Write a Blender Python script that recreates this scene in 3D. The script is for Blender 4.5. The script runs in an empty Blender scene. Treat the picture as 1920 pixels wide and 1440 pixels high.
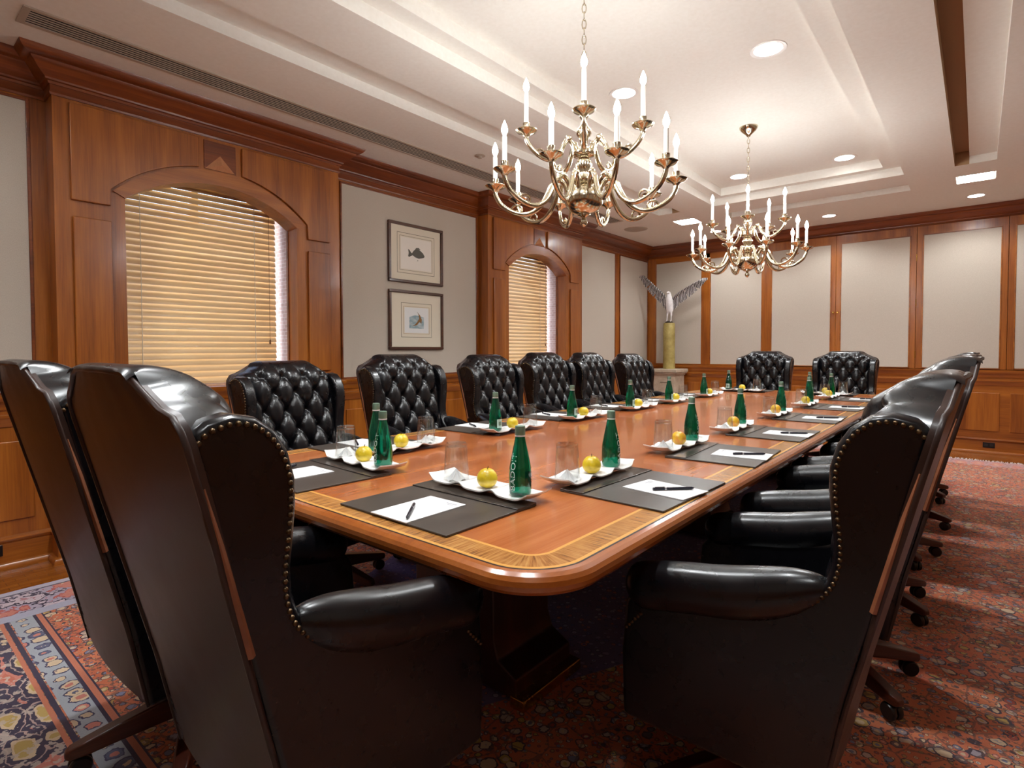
import bpy, math, random
from mathutils import Vector, Matrix
PI = math.pi
rnd = random.Random(7)
scene = bpy.context.scene
COL = scene.collection

# ------------------------------------------------------------------ helpers
def lerp(a, b, t): return a + (b - a) * t
def interp(tab, x):
    if x <= tab[0][0]: return tab[0][1]
    for (x0, y0), (x1, y1) in zip(tab, tab[1:]):
        if x <= x1: return lerp(y0, y1, (x - x0) / (x1 - x0))
    return tab[-1][1]
def catmull(pts, n):
    P = [Vector(p) for p in pts]; out = []
    for i in range(len(P) - 1):
        p0 = P[max(i - 1, 0)]; p1 = P[i]; p2 = P[i + 1]; p3 = P[min(i + 2, len(P) - 1)]
        for k in range(n):
            t = k / n
            out.append(0.5 * ((2 * p1) + (p2 - p0) * t + (2 * p0 - 5 * p1 + 4 * p2 - p3) * t * t + (3 * p1 - p0 - 3 * p2 + p3) * t ** 3))
    out.append(P[-1]); return out

class MB:
    def __init__(s): s.v = []; s.f = []; s.m = []; s.uv = {}
    def add(s, verts, faces, m=0, uvs=None):
        o = len(s.v); s.v += [tuple(v) for v in verts]
        for i, f in enumerate(faces):
            s.f.append(tuple(o + k for k in f)); s.m.append(m)
            if uvs: s.uv[len(s.f) - 1] = uvs[i]
        return s
    def box(s, lo, hi, m=0):
        (x0, y0, z0), (x1, y1, z1) = lo, hi
        V = [(x0,y0,z0),(x1,y0,z0),(x1,y1,z0),(x0,y1,z0),(x0,y0,z1),(x1,y0,z1),(x1,y1,z1),(x0,y1,z1)]
        return s.add(V, [(0,3,2,1),(4,5,6,7),(0,1,5,4),(1,2,6,5),(2,3,7,6),(3,0,4,7)], m)
    def prism(s, poly, f0, f1, m=0):
        """poly: list of 2d points; f0/f1 map a 2d point to 3d for the two caps"""
        n = len(poly); V = [f0(*p) for p in poly] + [f1(*p) for p in poly]
        F = [tuple(range(n))[::-1], tuple(range(n, 2 * n))]
        F += [(i, (i + 1) % n, n + (i + 1) % n, n + i) for i in range(n)]
        return s.add(V, F, m)
    def lathe(s, prof, seg=24, c=(0, 0, 0), m=0, cap=True, rz=None):
        V = []; F = []; n = len(prof)
        for r, z in prof:
            for k in range(seg):
                a = 2 * PI * k / seg
                V.append((c[0] + r * math.cos(a), c[1] + r * math.sin(a), c[2] + z))
        for i in range(n - 1):
            for k in range(seg):
                k2 = (k + 1) % seg
                F.append((i * seg + k, i * seg + k2, (i + 1) * seg + k2, (i + 1) * seg + k))
        if cap:
            F.append(tuple(range(seg))[::-1]); F.append(tuple((n - 1) * seg + k for k in range(seg)))
        return s.add(V, F, m)
    def tube(s, path, rad, seg=10, m=0, up=(0, 0, 1), ry=None, cap=True):
        P = [Vector(p) for p in path]; n = len(P); V = []; F = []
        for i, p in enumerate(P):
            t = (P[min(i + 1, n - 1)] - P[max(i - 1, 0)]).normalized()
            u = Vector(up); a = t.cross(u)
            if a.length < 1e-4: a = t.cross(Vector((1, 0, 0)))
            a.normalize(); b = a.cross(t).normalized()
            r = rad(i / (n - 1)) if callable(rad) else rad
            r2 = (ry(i / (n - 1)) if callable(ry) else ry) if ry is not None else r
            for k in range(seg):
                g = 2 * PI * k / seg
                V.append(p + a * (r * math.cos(g)) + b * (r2 * math.sin(g)))
        for i in range(n - 1):
            for k in range(seg):
                k2 = (k + 1) % seg
                F.append((i * seg + k, i * seg + k2, (i + 1) * seg + k2, (i + 1) * seg + k))
        if cap:
            F.append(tuple(range(seg))[::-1]); F.append(tuple((n - 1) * seg + k for k in range(seg)))
        return s.add(V, F, m)
    def grid(s, fn, nu, nv, m=0, uv=False):
        V = [fn(i / nu, j / nv) for j in range(nv + 1) for i in range(nu + 1)]
        w = nu + 1
        F = [(j * w + i, j * w + i + 1, (j + 1) * w + i + 1, (j + 1) * w + i) for j in range(nv) for i in range(nu)]
        return s.add(V, F, m)
    def sphere(s, c, r, seg=12, rings=8, m=0, sc=(1, 1, 1)):
        prof = [(max(r * math.sin(PI * i / rings), 1e-5), -r * math.cos(PI * i / rings)) for i in range(rings + 1)]
        o = len(s.v); s.lathe(prof, seg, (0, 0, 0), m)
        for i in range(o, len(s.v)):
            x, y, z = s.v[i]; s.v[i] = (c[0] + x * sc[0], c[1] + y * sc[1], c[2] + z * sc[2])
        return s
    def xform(s, M, start=0):
        for i in range(start, len(s.v)): s.v[i] = tuple(M @ Vector(s.v[i]))
        return s
    def build(s, name, mats, parent=None, smooth=None, bevel=0, seg=2, loc=None, rot=None):
        me = bpy.data.meshes.new(name); me.from_pydata(s.v, [], s.f)
        if not isinstance(mats, (list, tuple)): mats = [mats]
        for m in mats: me.materials.append(m)
        if len(mats) > 1: me.polygons.foreach_set('material_index', s.m)
        if s.uv:
            L = me.uv_layers.new(name='UVMap')
            for p in me.polygons:
                u = s.uv.get(p.index)
                if u:
                    for k, li in enumerate(p.loop_indices): L.data[li].uv = u[k]
        me.validate(); me.update()
        import bmesh as _b
        bm = _b.new(); bm.from_mesh(me); _b.ops.recalc_face_normals(bm, faces=bm.faces); bm.to_mesh(me); bm.free()
        if smooth is not None:
            me.polygons.foreach_set('use_smooth', [True] * len(me.polygons))
            me.set_sharp_from_angle(angle=math.radians(smooth))
        o = bpy.data.objects.new(name, me); COL.objects.link(o)
        if parent: o.parent = parent
        if loc: o.location = loc
        if rot: o.rotation_euler = rot
        if bevel:
            b = o.modifiers.new('bevel', 'BEVEL'); b.width = bevel; b.segments = seg; b.limit_method = 'ANGLE'; b.angle_limit = math.radians(40)
            if smooth is None:
                me.polygons.foreach_set('use_smooth', [True] * len(me.polygons)); b.harden_normals = True
        return o

def tag(o, label=None, cat=None, group=None, kind=None):
    if label: o['label'] = label
    if cat: o['category'] = cat
    if group: o['group'] = group
    if kind: o['kind'] = kind
    return o
def empty(name, loc, rz=0):
    o = bpy.data.objects.new(name, None); COL.objects.link(o); o.location = loc; o.rotation_euler = (0, 0, rz)
    o.empty_display_size = .05; return o
def copy_tree(o, parent=None):
    c = o.copy(); COL.objects.link(c)
    if parent: c.parent = parent
    for ch in list(o.children): copy_tree(ch, c)
    return c
def struct(o, label=None):
    o['kind'] = 'structure'
    if label: o['label'] = label
    return o

# ------------------------------------------------------------------ materials
def lin(r, g, b):
    f = lambda c: (c / 255 / 12.92) if c / 255 <= .04045 else ((c / 255 + .055) / 1.055) ** 2.4
    return (f(r), f(g), f(b), 1)
class NT:
    def __init__(s, name):
        s.mat = bpy.data.materials.new(name); s.mat.use_nodes = True
        s.t = s.mat.node_tree; s.bsdf = s.t.nodes['Principled BSDF']; s.out = s.t.nodes['Material Output']
    def n(s, typ, **kw):
        x = s.t.nodes.new(typ)
        for k, v in kw.items():
            if k.startswith('i_'):
                key = k[2:]; key = int(key) if key.isdigit() else key.replace('_', ' ')
                s.put(x, key, v)
            else: setattr(x, k, v)
        return x
    def put(s, node, key, v):
        if isinstance(v, bpy.types.NodeSocket): s.t.links.new(v, node.inputs[key])
        else: node.inputs[key].default_value = v
    def link(s, a, b): s.t.links.new(a, b)
    def coord(s, which='Object', scale=None, rot=None):
        c = s.n('ShaderNodeTexCoord').outputs[which]
        if scale or rot:
            m = s.n('ShaderNodeMapping'); s.link(c, m.inputs[0])
            if scale: m.inputs['Scale'].default_value = scale
            if rot: m.inputs['Rotation'].default_value = rot
            return m.outputs[0]
        return c
    def math(s, op, a, b=None, c=None, clamp=False):
        x = s.n('ShaderNodeMath', operation=op, use_clamp=clamp)
        for i, v in enumerate((a, b, c)):
            if v is not None: s.put(x, i, v)
        return x.outputs[0]
    def mix(s, fac, a, b, mode='MIX'):
        x = s.n('ShaderNodeMix', data_type='RGBA', blend_type=mode)
        s.put(x, 0, fac); s.put(x, 6, a); s.put(x, 7, b); return x.outputs[2]
    def ramp(s, fac, stops, mode='LINEAR'):
        x = s.n('ShaderNodeValToRGB'); s.put(x, 0, fac); r = x.color_ramp; r.interpolation = mode
        while len(r.elements) < len(stops): r.elements.new(.5)
        for e, (p, c) in zip(r.elements, stops): e.position = p; e.color = c
        return x.outputs[0]
    def noise(s, vec, scale, detail=4, rough=.55):
        x = s.n('ShaderNodeTexNoise'); s.link(vec, x.inputs['Vector'])
        x.inputs['Scale'].default_value = scale; x.inputs['Detail'].default_value = detail; x.inputs['Roughness'].default_value = rough
        return x.outputs['Fac']
    def bump(s, h, strength=.2, dist=.002):
        x = s.n('ShaderNodeBump'); s.put(x, 'Height', h); x.inputs['Strength'].default_value = strength; x.inputs['Distance'].default_value = dist
        s.link(x.outputs[0], s.bsdf.inputs['Normal'])
    def set(s, **kw):
        for k, v in kw.items(): s.put(s.bsdf, k.replace('_', ' '), v)
        return s

def simple(name, col, rough=.5, metal=0, **kw):
    N = NT(name); N.set(Base_Color=col, Roughness=rough, Metallic=metal, **kw); return N.mat

def wood(name, axis, c0, c1, c2, rough=.32, fine=60, coat=.25):
    """grain runs along axis (0,1,2)"""
    N = NT(name); sc = [9, 9, 9]; sc[axis] = .7
    v = N.coord(scale=tuple(sc)); a = N.noise(v, 1.0, 5, .6)
    sc2 = [fine * 2.2] * 3; sc2[axis] = 4
    b = N.noise(N.coord(scale=tuple(sc2)), 1.0, 3, .6)
    f = N.math('ADD', N.math('MULTIPLY', a, .72), N.math('MULTIPLY', b, .28))
    c = N.ramp(f, [(.33, c0), (.5, c1), (.68, c2)])
    N.set(Base_Color=c, Roughness=rough, Coat_Weight=coat, Coat_Roughness=.15)
    N.bump(b, .06, .001); return N.mat
CH0, CH1, CH2 = lin(114, 56, 14), lin(152, 84, 24), lin(178, 106, 37)
WV = wood('cherry_vertical', 2, CH0, CH1, CH2)
WY = wood('cherry_along_y', 1, CH0, CH1, CH2)
WX = wood('cherry_along_x', 0, CH0, CH1, CH2)
KEY = wood('pale_keystone', 2, lin(184, 122, 84), lin(200, 140, 100), lin(212, 154, 114))
CR0, CR1, CR2 = lin(86, 38, 14), lin(118, 56, 19), lin(146, 78, 28)
CY = wood('crown_along_y', 1, CR0, CR1, CR2); CX_ = wood('crown_along_x', 0, CR0, CR1, CR2)
MAH = wood('mahogany_leg', 0, lin(50, 20, 12), lin(72, 30, 17), lin(98, 44, 24), rough=.3)
MAHV = wood('mahogany_base', 2, lin(40, 16, 10), lin(58, 24, 14), lin(80, 36, 20), rough=.35)

def mk_fabric():
    N = NT('linen_panel'); a = N.noise(N.coord(scale=(420, 420, 160)), 1, 2); b = N.noise(N.coord(scale=(3, 3, 3)), 1, 3)
    c = N.ramp(a, [(.3, lin(184, 172, 157)), (.7, lin(196, 185, 171))])
    N.set(Base_Color=c, Roughness=.9); N.bump(a, .25, .001); return N.mat
FAB = mk_fabric()
def mk_ceiling():
    N = NT('ceiling_paint'); a = N.noise(N.coord(scale=(1, 1, 1)), 40, 2)
    N.set(Base_Color=N.ramp(a, [(.3, lin(233, 229, 220)), (.7, lin(237, 234, 226))]), Roughness=.8); return N.mat
CEIL = mk_ceiling()
CHAN = simple('cove_channel_tan', lin(176, 142, 104), .8)  # tan tone of the deeper channel strips in the ceiling slots
def leather(name, c0, c1, rough, coat=.15):
    N = NT(name); v = N.coord(); a = N.noise(v, 14, 4)
    N.set(Base_Color=N.ramp(a, [(.3, c0), (.7, c1)]), Roughness=N.math('ADD', rough - .06, N.math('MULTIPLY', a, .12)), Coat_Weight=coat, Coat_Roughness=.25, Specular_IOR_Level=.42)
    return N.mat
LEA = leather('black_leather', lin(6, 6, 9), lin(12, 11, 15), .28, .12)
LEAB = leather('brown_leather', lin(40, 23, 18), lin(54, 33, 25), .42)
def metalmat(name, c, r, bump=0):
    N = NT(name); a = N.noise(N.coord(), 30, 3)
    N.set(Base_Color=c, Metallic=1.0, Roughness=N.math('ADD', r - .04, N.math('MULTIPLY', a, .1))); return N.mat
BRASS = metalmat('polished_brass', lin(206, 194, 168), .15)
NAIL = metalmat('antique_nail', lin(94, 76, 56), .3)
GOLD = metalmat('gold_brass', lin(205, 165, 85), .25)
STRIP = leather('strip_leather', lin(120, 70, 46), lin(150, 92, 62), .35)
BLK = simple('black_plastic', lin(14, 13, 14), .3)
DARK = simple('dark_gap', lin(34, 28, 32), .9)
WHITE = simple('white_paper', lin(218, 216, 215), .8)
INK = simple('pale_ink', lin(150, 150, 156), .8)
PORC = simple('white_porcelain', lin(240, 238, 234), .18, Coat_Weight=.4)
CANDLE = simple('candle_sleeve', lin(242, 238, 230), .4, Subsurface_Weight=.0)
PADM = leather('desk_pad_leather', lin(58, 51, 46), lin(72, 64, 57), .38)
PADF = leather('desk_pad_fold', lin(44, 38, 33), lin(58, 50, 43), .22, .5)
PENM = simple('pen_barrel', lin(30, 29, 40), .25); SILV = metalmat('pen_silver', lin(190, 190, 195), .25)
VENTM = simple('vent_slat', lin(178, 164, 148), .6)
BLIND = wood('blind_slat', 1, lin(218, 182, 130), lin(230, 196, 146), lin(240, 210, 164), rough=.4, fine=40)
CORD = simple('blind_cord', lin(225, 215, 195), .8)
STONE = None
def mk_stone(name, c0, c1, sc):
    N = NT(name); a = N.noise(N.coord(), sc, 6, .65); N.set(Base_Color=N.ramp(a, [(.3, c0), (.7, c1)]), Roughness=.5); N.bump(a, .1, .003); return N.mat
STONE = mk_stone('pedestal_stone', lin(176, 160, 138), lin(206, 192, 170), 14)
ALAB = mk_stone('yellow_column', lin(140, 122, 62), lin(190, 172, 106), 9)
BIRDW = mk_stone('bird_white', lin(214, 208, 206), lin(240, 236, 234), 25)
def mk_wing():
    N = NT('bird_wing'); v = N.coord(); a = N.n('ShaderNodeTexWave'); N.link(N.coord(scale=(1, 1, 1)), a.inputs['Vector']); a.inputs['Scale'].default_value = 14; a.inputs['Distortion'].default_value = 3
    N.set(Base_Color=N.ramp(a.outputs['Fac'], [(.35, lin(40, 34, 34)), (.6, lin(150, 142, 138)), (.85, lin(205, 200, 198))]), Roughness=.4); return N.mat
WING = mk_wing()
def mk_brick():
    N = NT('outside_brick'); b = N.n('ShaderNodeTexBrick'); N.link(N.coord(rot=(PI / 2, 0, 0)), b.inputs['Vector']); b.inputs['Scale'].default_value = 9
    b.inputs['Color1'].default_value = lin(208, 186, 184); b.inputs['Color2'].default_value = lin(190, 164, 160); b.inputs['Mortar'].default_value = lin(222, 214, 214)
    N.set(Base_Color=b.outputs['Color'], Roughness=.9); return N.mat
BRICK = mk_brick()
def thin_glass(name, tint, ior=1.45, rough=.02, gain=1.0):
    N = NT(name); N.t.nodes.remove(N.bsdf)
    tr = N.n('ShaderNodeBsdfTransparent'); tr.inputs[0].default_value = tint
    gl = N.n('ShaderNodeBsdfGlossy'); gl.inputs['Roughness'].default_value = rough
    fr = N.n('ShaderNodeLayerWeight'); fr.inputs[0].default_value = .5
    mx = N.n('ShaderNodeMixShader'); N.put(mx, 0, N.math('ADD', .04 * gain, N.math('MULTIPLY', N.math('POWER', fr.outputs['Facing'], 4.0), .6 * gain), clamp=True)); N.link(tr.outputs[0], mx.inputs[1]); N.link(gl.outputs[0], mx.inputs[2])
    N.link(mx.outputs[0], N.out.inputs['Surface']); return N.mat
PANE = thin_glass('window_pane', (1, 1, 1, 1)); TUMBLER = thin_glass('clear_tumbler', (.96, .97, .97, 1), 1.5, .03, 1.6)
N = NT('green_glass'); N.set(Base_Color=lin(6, 112, 82), Roughness=.05, Transmission_Weight=.86, IOR=1.35, Coat_Weight=.5); GREEN = N.mat
CAPM = simple('bottle_cap', lin(120, 150, 132), .35, .4)
LABELM = simple('bottle_label', lin(176, 206, 196), .5)
def mk_apple(name, a, b, c):
    N = NT(name); v = N.coord(); n1 = N.noise(v, 22, 4); n2 = N.noise(v, 260, 2)
    N.set(Base_Color=N.mix(N.math('MULTIPLY', N.math('GREATER_THAN', n2, .62), .25), N.ramp(n1, [(.32, a), (.5, b), (.68, c)]), lin(150, 120, 30)), Roughness=.35, Coat_Weight=.2); return N.mat
APPLE = mk_apple('yellow_apple_skin', lin(190, 160, 20), lin(214, 184, 38), lin(226, 200, 66))
APPLER = mk_apple('blushed_apple_skin', lin(206, 122, 50), lin(218, 176, 40), lin(228, 198, 70))
STEM = simple('apple_stem', lin(70, 46, 22), .7)
def emis(name, col, s):
    N = NT(name); N.set(Base_Color=(1, 1, 1, 1), Emission_Color=col, Emission_Strength=s); return N.mat
BULB = emis('lit_bulb', (.95, .985, 1, 1), 116)
DLITE = emis('downlight_lens', (1, .98, .97, 1), 14)
SQLITE = emis('square_diffuser', (.94, .985, 1, 1), 46)
RING = simple('lamp_ring', lin(232, 228, 222), .4)

def mk_floor():
    N = NT('parquet'); v = N.coord(scale=(7, .9, 1)); b = N.n('ShaderNodeTexBrick'); N.link(N.coord(rot=(0, 0, PI / 2)), b.inputs['Vector'])
    b.inputs['Scale'].default_value = 6; b.inputs['Mortar Size'].default_value = .004; b.inputs['Color1'].default_value = lin(150, 84, 26); b.inputs['Color2'].default_value = lin(120, 62, 16); b.inputs['Mortar'].default_value = lin(60, 30, 10)
    g = N.noise(N.coord(scale=(60, 4, 1)), 1, 3)
    N.set(Base_Color=N.mix(.35, b.outputs['Color'], N.ramp(g, [(.3, lin(100, 50, 12)), (.7, lin(176, 108, 40))])), Roughness=.25); return N.mat
FLOORM = mk_floor()

# rug: x0..x1, y0..y1, borders from distances to the edges
RX0, RX1, RY0, RY1 = -3.62, 1.0, -.55, 7.66
def mk_rug():
    N = NT('persian_rug'); v = N.coord(); sp = N.n('ShaderNodeSeparateXYZ'); N.link(v, sp.inputs[0]); x, y = sp.outputs[0], sp.outputs[1]
    M = N.math
    dW = M('SUBTRACT', x, RX0); dE = M('SUBTRACT', RX1, x); dS = M('SUBTRACT', y, RY0); dN = M('SUBTRACT', RY1, y)
    def vor(scale, feat='F1', rand=1.0, vec=None):
        w = N.n('ShaderNodeTexVoronoi', feature=feat); N.link(vec or v, w.inputs['Vector']); w.inputs['Scale'].default_value = scale; w.inputs['Randomness'].default_value = rand
        return w
    def florets(scale, bg, pal, outline, petals=6, rand=.8):
        wob = N.noise(v, 55, 2)
        w = vor(scale, rand=rand); d = w.outputs['Distance']
        d = M('ADD', d, M('MULTIPLY', M('SUBTRACT', wob, .5), .34))
        s = N.n('ShaderNodeSeparateColor'); N.link(w.outputs['Color'], s.inputs[0])
        pc = N.ramp(s.outputs[0], pal, 'CONSTANT')
        size = M('ADD', .24, M('MULTIPLY', s.outputs[1], .27))
        inner = M('LESS_THAN', d, M('MULTIPLY', size, .42)); mid = M('LESS_THAN', d, M('MULTIPLY', size, .8)); outr = M('LESS_THAN', d, size)
        c2 = N.ramp(s.outputs[2], pal, 'CONSTANT')
        c = N.mix(outr, bg, outline); c = N.mix(mid, c, pc); c = N.mix(inner, c, c2); return c
    navy, red, orange, cream, lblue, gold, pink, viol = lin(28, 30, 66), lin(176, 62, 48), lin(198, 92, 58), lin(222, 196, 160), lin(140, 150, 186), lin(200, 168, 90), lin(214, 130, 112), lin(104, 92, 150)
    # field
    n0 = N.noise(v, 3.2, 3)
    fieldbg = N.ramp(n0, [(.35, lin(208, 98, 62)), (.65, lin(222, 128, 82))])
    palF = [(0, cream), (.2, lin(120, 128, 160)), (.34, gold), (.5, lin(110, 92, 100)), (.62, pink), (.76, lin(176, 64, 48)), (.86, lin(206, 180, 170))]
    f0 = florets(58, fieldbg, [(0, cream), (.25, lin(150, 84, 60)), (.45, lin(120, 124, 150)), (.6, lin(188, 150, 90)), (.8, lin(160, 56, 42))], lin(112, 74, 66), rand=1)
    f1 = florets(27, f0, palF, lin(74, 54, 62), rand=.9)
    f2 = florets(17, f1, [(0, cream), (.3, lin(170, 160, 170)), (.55, gold), (.75, lin(200, 176, 160))], lin(46, 40, 66), rand=.7)
    sel = N.math('GREATER_THAN', N.noise(v, 6, 1), .5)
    field = N.mix(sel, f1, f2)
    e = vor(12, 'DISTANCE_TO_EDGE'); line = M('LESS_THAN', M('ADD', e.outputs['Distance'], M('MULTIPLY', M('SUBTRACT', N.noise(v, 40, 2), .5), .09)), .03)
    field = N.mix(M('MULTIPLY', line, .6), field, lin(90, 66, 62))
    # violet zone below the table: bluish window light put into the rug colour
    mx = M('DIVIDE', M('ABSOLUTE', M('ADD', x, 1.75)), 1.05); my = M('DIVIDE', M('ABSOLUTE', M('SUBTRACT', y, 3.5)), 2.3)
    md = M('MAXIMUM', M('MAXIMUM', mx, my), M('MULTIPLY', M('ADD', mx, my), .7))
    blue_light = florets(34, viol, [(0, lin(150, 140, 190)), (.3, lin(90, 96, 168)), (.5, pink), (.7, lin(176, 170, 206)), (.85, lin(130, 110, 170))], lin(60, 56, 112))
    field = N.mix(M('LESS_THAN', md, 1.0), field, blue_light)
    # wide end border (navy with gold blobs), narrow side border (pink on pale violet)
    wv = N.coord(scale=(4.6, 10.5, 1)); wn = N.noise(v, 15, 3)
    w = vor(1.0, rand=.4, vec=wv); dd = M('ADD', w.outputs['Distance'], M('MULTIPLY', M('SUBTRACT', wn, .5), .5))
    dots = M('LESS_THAN', vor(52, rand=.1).outputs['Distance'], .2)
    b1 = N.ramp(dd, [(0, gold), (.24, cream), (.31, navy), (.43, lin(190, 160, 150)), (.47, navy), (.62, pink), (.72, lin(206, 110, 84))], 'CONSTANT')
    b1 = N.mix(M('MULTIPLY', dots, M('LESS_THAN', dd, .24)), b1, navy)
    b1 = N.mix(M('MULTIPLY', M('GREATER_THAN', N.noise(v, 30, 2), .57), .8), b1, lin(206, 190, 176))
    w2 = vor(1.0, rand=.3, vec=N.coord(scale=(6.5, 3.1, 1))); d2 = M('ADD', w2.outputs['Distance'], M('MULTIPLY', M('SUBTRACT', N.noise(v, 26, 3), .5), .8))
    b2 = N.ramp(d2, [(0, cream), (.12, pink), (.3, lin(190, 84, 80)), (.36, lin(176, 166, 186)), (.5, navy), (.58, lin(206, 190, 200)), (.75, lin(186, 130, 140))], 'CONSTANT')
    guard = florets(15, lin(170, 178, 186), [(0, cream), (.3, pink), (.5, lin(90, 100, 130)), (.7, cream)], lin(60, 62, 100), rand=.35)
    stripe = lin(206, 120, 88)
    dd2 = M('MINIMUM', dS, dN)
    dSide = M('MINIMUM', dW, dE)
    def band(c, d, lo, hi, col):
        return N.mix(M('MULTIPLY', M('GREATER_THAN', d, lo), M('LESS_THAN', d, hi)), c, col)
    c = field
    # end border: wide zone 0..0.96 on the south, thin on the north
    c = N.mix(M('LESS_THAN', dS, .96), c, b1)
    c = band(c, dS, .948, .962, stripe); c = band(c, dS, .964, .98, navy); c = band(c, dS, .985, 1.06, guard)
    c = band(c, dS, 1.06, 1.072, navy); c = band(c, dS, 1.072, 1.09, stripe); c = band(c, dS, 1.09, 1.096, navy)
    c = N.mix(M('LESS_THAN', dN, .30), c, N.mix(.5, b2, lin(216, 150, 128)))
    c = N.mix(M('LESS_THAN', dSide, .40), c, b2)
    c = band(c, dSide, .33, .40, lin(178, 180, 200)); c = band(c, dSide, .0, .05, lin(190, 184, 200)); c = band(c, dSide, .05, .062, navy)
    pile = N.noise(N.coord(scale=(1, 1, 1)), 500, 2)
    c = N.mix(M('MULTIPLY', pile, .5), c, N.mix(.5, c, lin(120, 80, 70)))
    N.set(Base_Color=c, Roughness=.95, Sheen_Weight=.25); N.bump(pile, .5, .004); return N.mat
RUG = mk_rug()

def mk_table():
    N = NT('table_cherry'); v = N.coord(scale=(14, .8, 1)); a = N.noise(v, 1, 5); b = N.noise(N.coord(scale=(180, 5, 1)), 1, 2); k = N.noise(N.coord(scale=(1.1, 1.1, 1)), 1, 2)
    f = N.math('ADD', N.math('MULTIPLY', a, .55), N.math('ADD', N.math('MULTIPLY', b, .2), N.math('MULTIPLY', k, .25)))
    N.set(Base_Color=N.ramp(f, [(.34, lin(138, 70, 31)), (.5, lin(163, 90, 44)), (.66, lin(182, 110, 60))]), Roughness=.24, Coat_Weight=.35, Coat_Roughness=.08); return N.mat
TABLE = mk_table()
EDGE = wood('table_edge', 1, lin(134, 68, 23), lin(152, 82, 30), lin(166, 95, 39), rough=.22, coat=.5)
def mk_band():
    N = NT('zebrawood_crossband'); uv = N.n('ShaderNodeUVMap'); m = N.n('ShaderNodeMapping'); N.link(uv.outputs[0], m.inputs[0]); m.inputs['Scale'].default_value = (230, .6, 1)
    a = N.noise(m.outputs[0], 1, 3, .6); m2 = N.n('ShaderNodeMapping'); N.link(uv.outputs[0], m2.inputs[0]); m2.inputs['Scale'].default_value = (9, 1, 1); k = N.noise(m2.outputs[0], 1, 2)
    f = N.math('ADD', N.math('MULTIPLY', a, .75), N.math('MULTIPLY', k, .25))
    N.set(Base_Color=N.ramp(f, [(.34, lin(112, 66, 30)), (.46, lin(160, 106, 52)), (.62, lin(188, 136, 74))]), Roughness=.24, Coat_Weight=.35, Coat_Roughness=.08); return N.mat
BANDM = mk_band()
LINEG = simple('satinwood_line', lin(206, 150, 76), .25); LINEB = simple('ebony_line', lin(34, 20, 14), .3)

# ------------------------------------------------------------------ room shell
XL, YF, XR, YN, ZC = -4.08, 8.30, 1.25, -1.7, 2.795
XB = -3.94      # face of the window bays
floor = MB().box((XL - .4, YN - .2, -.06), (XR + .2, YF + .2, 0)).build('floor', FLOORM); struct(floor)

# ceiling as a height field of rectangles
rects = [(-9, 9, -9, 19, ZC, 0)]
rects += [(-2.97, -2.70, .6, 6.31, 2.862, 0), (-2.80, -2.70, .6, 6.31, 2.91, 1), (-.184, .097, .6, 6.31, 2.862, 0), (-.184, -.085, .6, 6.31, 2.91, 1)]
rects += [(-2.33, -.55, 6.72, 6.97, 2.862, 0), (-2.33, -.55, -.07, .18, 2.862, 0)]
rects += [(-2.305, -.55, .6, 6.30, 2.872, 0), (-2.195, -.705, .70, 6.215, 2.955, 0)]
for (a, b) in ((-2.97, -2.71), (-.185, .10)):
    rects += [(a, b, 6.72, 7.0, 2.82, 0), (a, b, -.1, .18, 2.82, 0)]
xs = sorted({XL - .3, XR + .1} | {r[0] for r in rects[1:]} | {r[1] for r in rects[1:]}); ys = sorted({YN - .1, YF + .1} | {r[2] for r in rects[1:]} | {r[3] for r in rects[1:]})
def hgt(x, y):
    z = (ZC, 0)
    for a, b, c, d, h, m in rects[1:]:
        if a < x < b and c < y < d: z = (h, m)
    return z
mb = MB(); nx, ny = len(xs) - 1, len(ys) - 1
H = [[hgt((xs[i] + xs[i + 1]) / 2, (ys[j] + ys[j + 1]) / 2) for j in range(ny)] for i in range(nx)]
for i in range(nx):
    for j in range(ny):
        z, m = H[i][j]
        mb.add([(xs[i], ys[j], z), (xs[i + 1], ys[j], z), (xs[i + 1], ys[j + 1], z), (xs[i], ys[j + 1], z)], [(0, 3, 2, 1)], m)
        for di, dj in ((1, 0), (0, 1)):
            if i + di < nx and j + dj < ny:
                z2, m2 = H[i + di][j + dj]
                if abs(z2 - z) > 1e-6:
                    q = [(xs[i + 1], ys[j]), (xs[i + 1], ys[j + 1])] if di else [(xs[i], ys[j + 1]), (xs[i + 1], ys[j + 1])]
                    mb.add([(q[0][0], q[0][1], z), (q[1][0], q[1][1], z), (q[1][0], q[1][1], z2), (q[0][0], q[0][1], z2)], [(0, 1, 2, 3)], max(m, m2) if max(z, z2) > 2.9 and max(z, z2) < 2.93 and (m or m2) else 0)
me_c = mb
ceiling = me_c.build('ceiling', [CEIL, CHAN]); struct(ceiling)
# closed lid above so that no sky leaks in
MBroof = MB().box((XL - .5, YN - .3, 3.1), (XR + .3, YF + .3, 3.2)).build('ceiling_deck', CEIL, ceiling)

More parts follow.
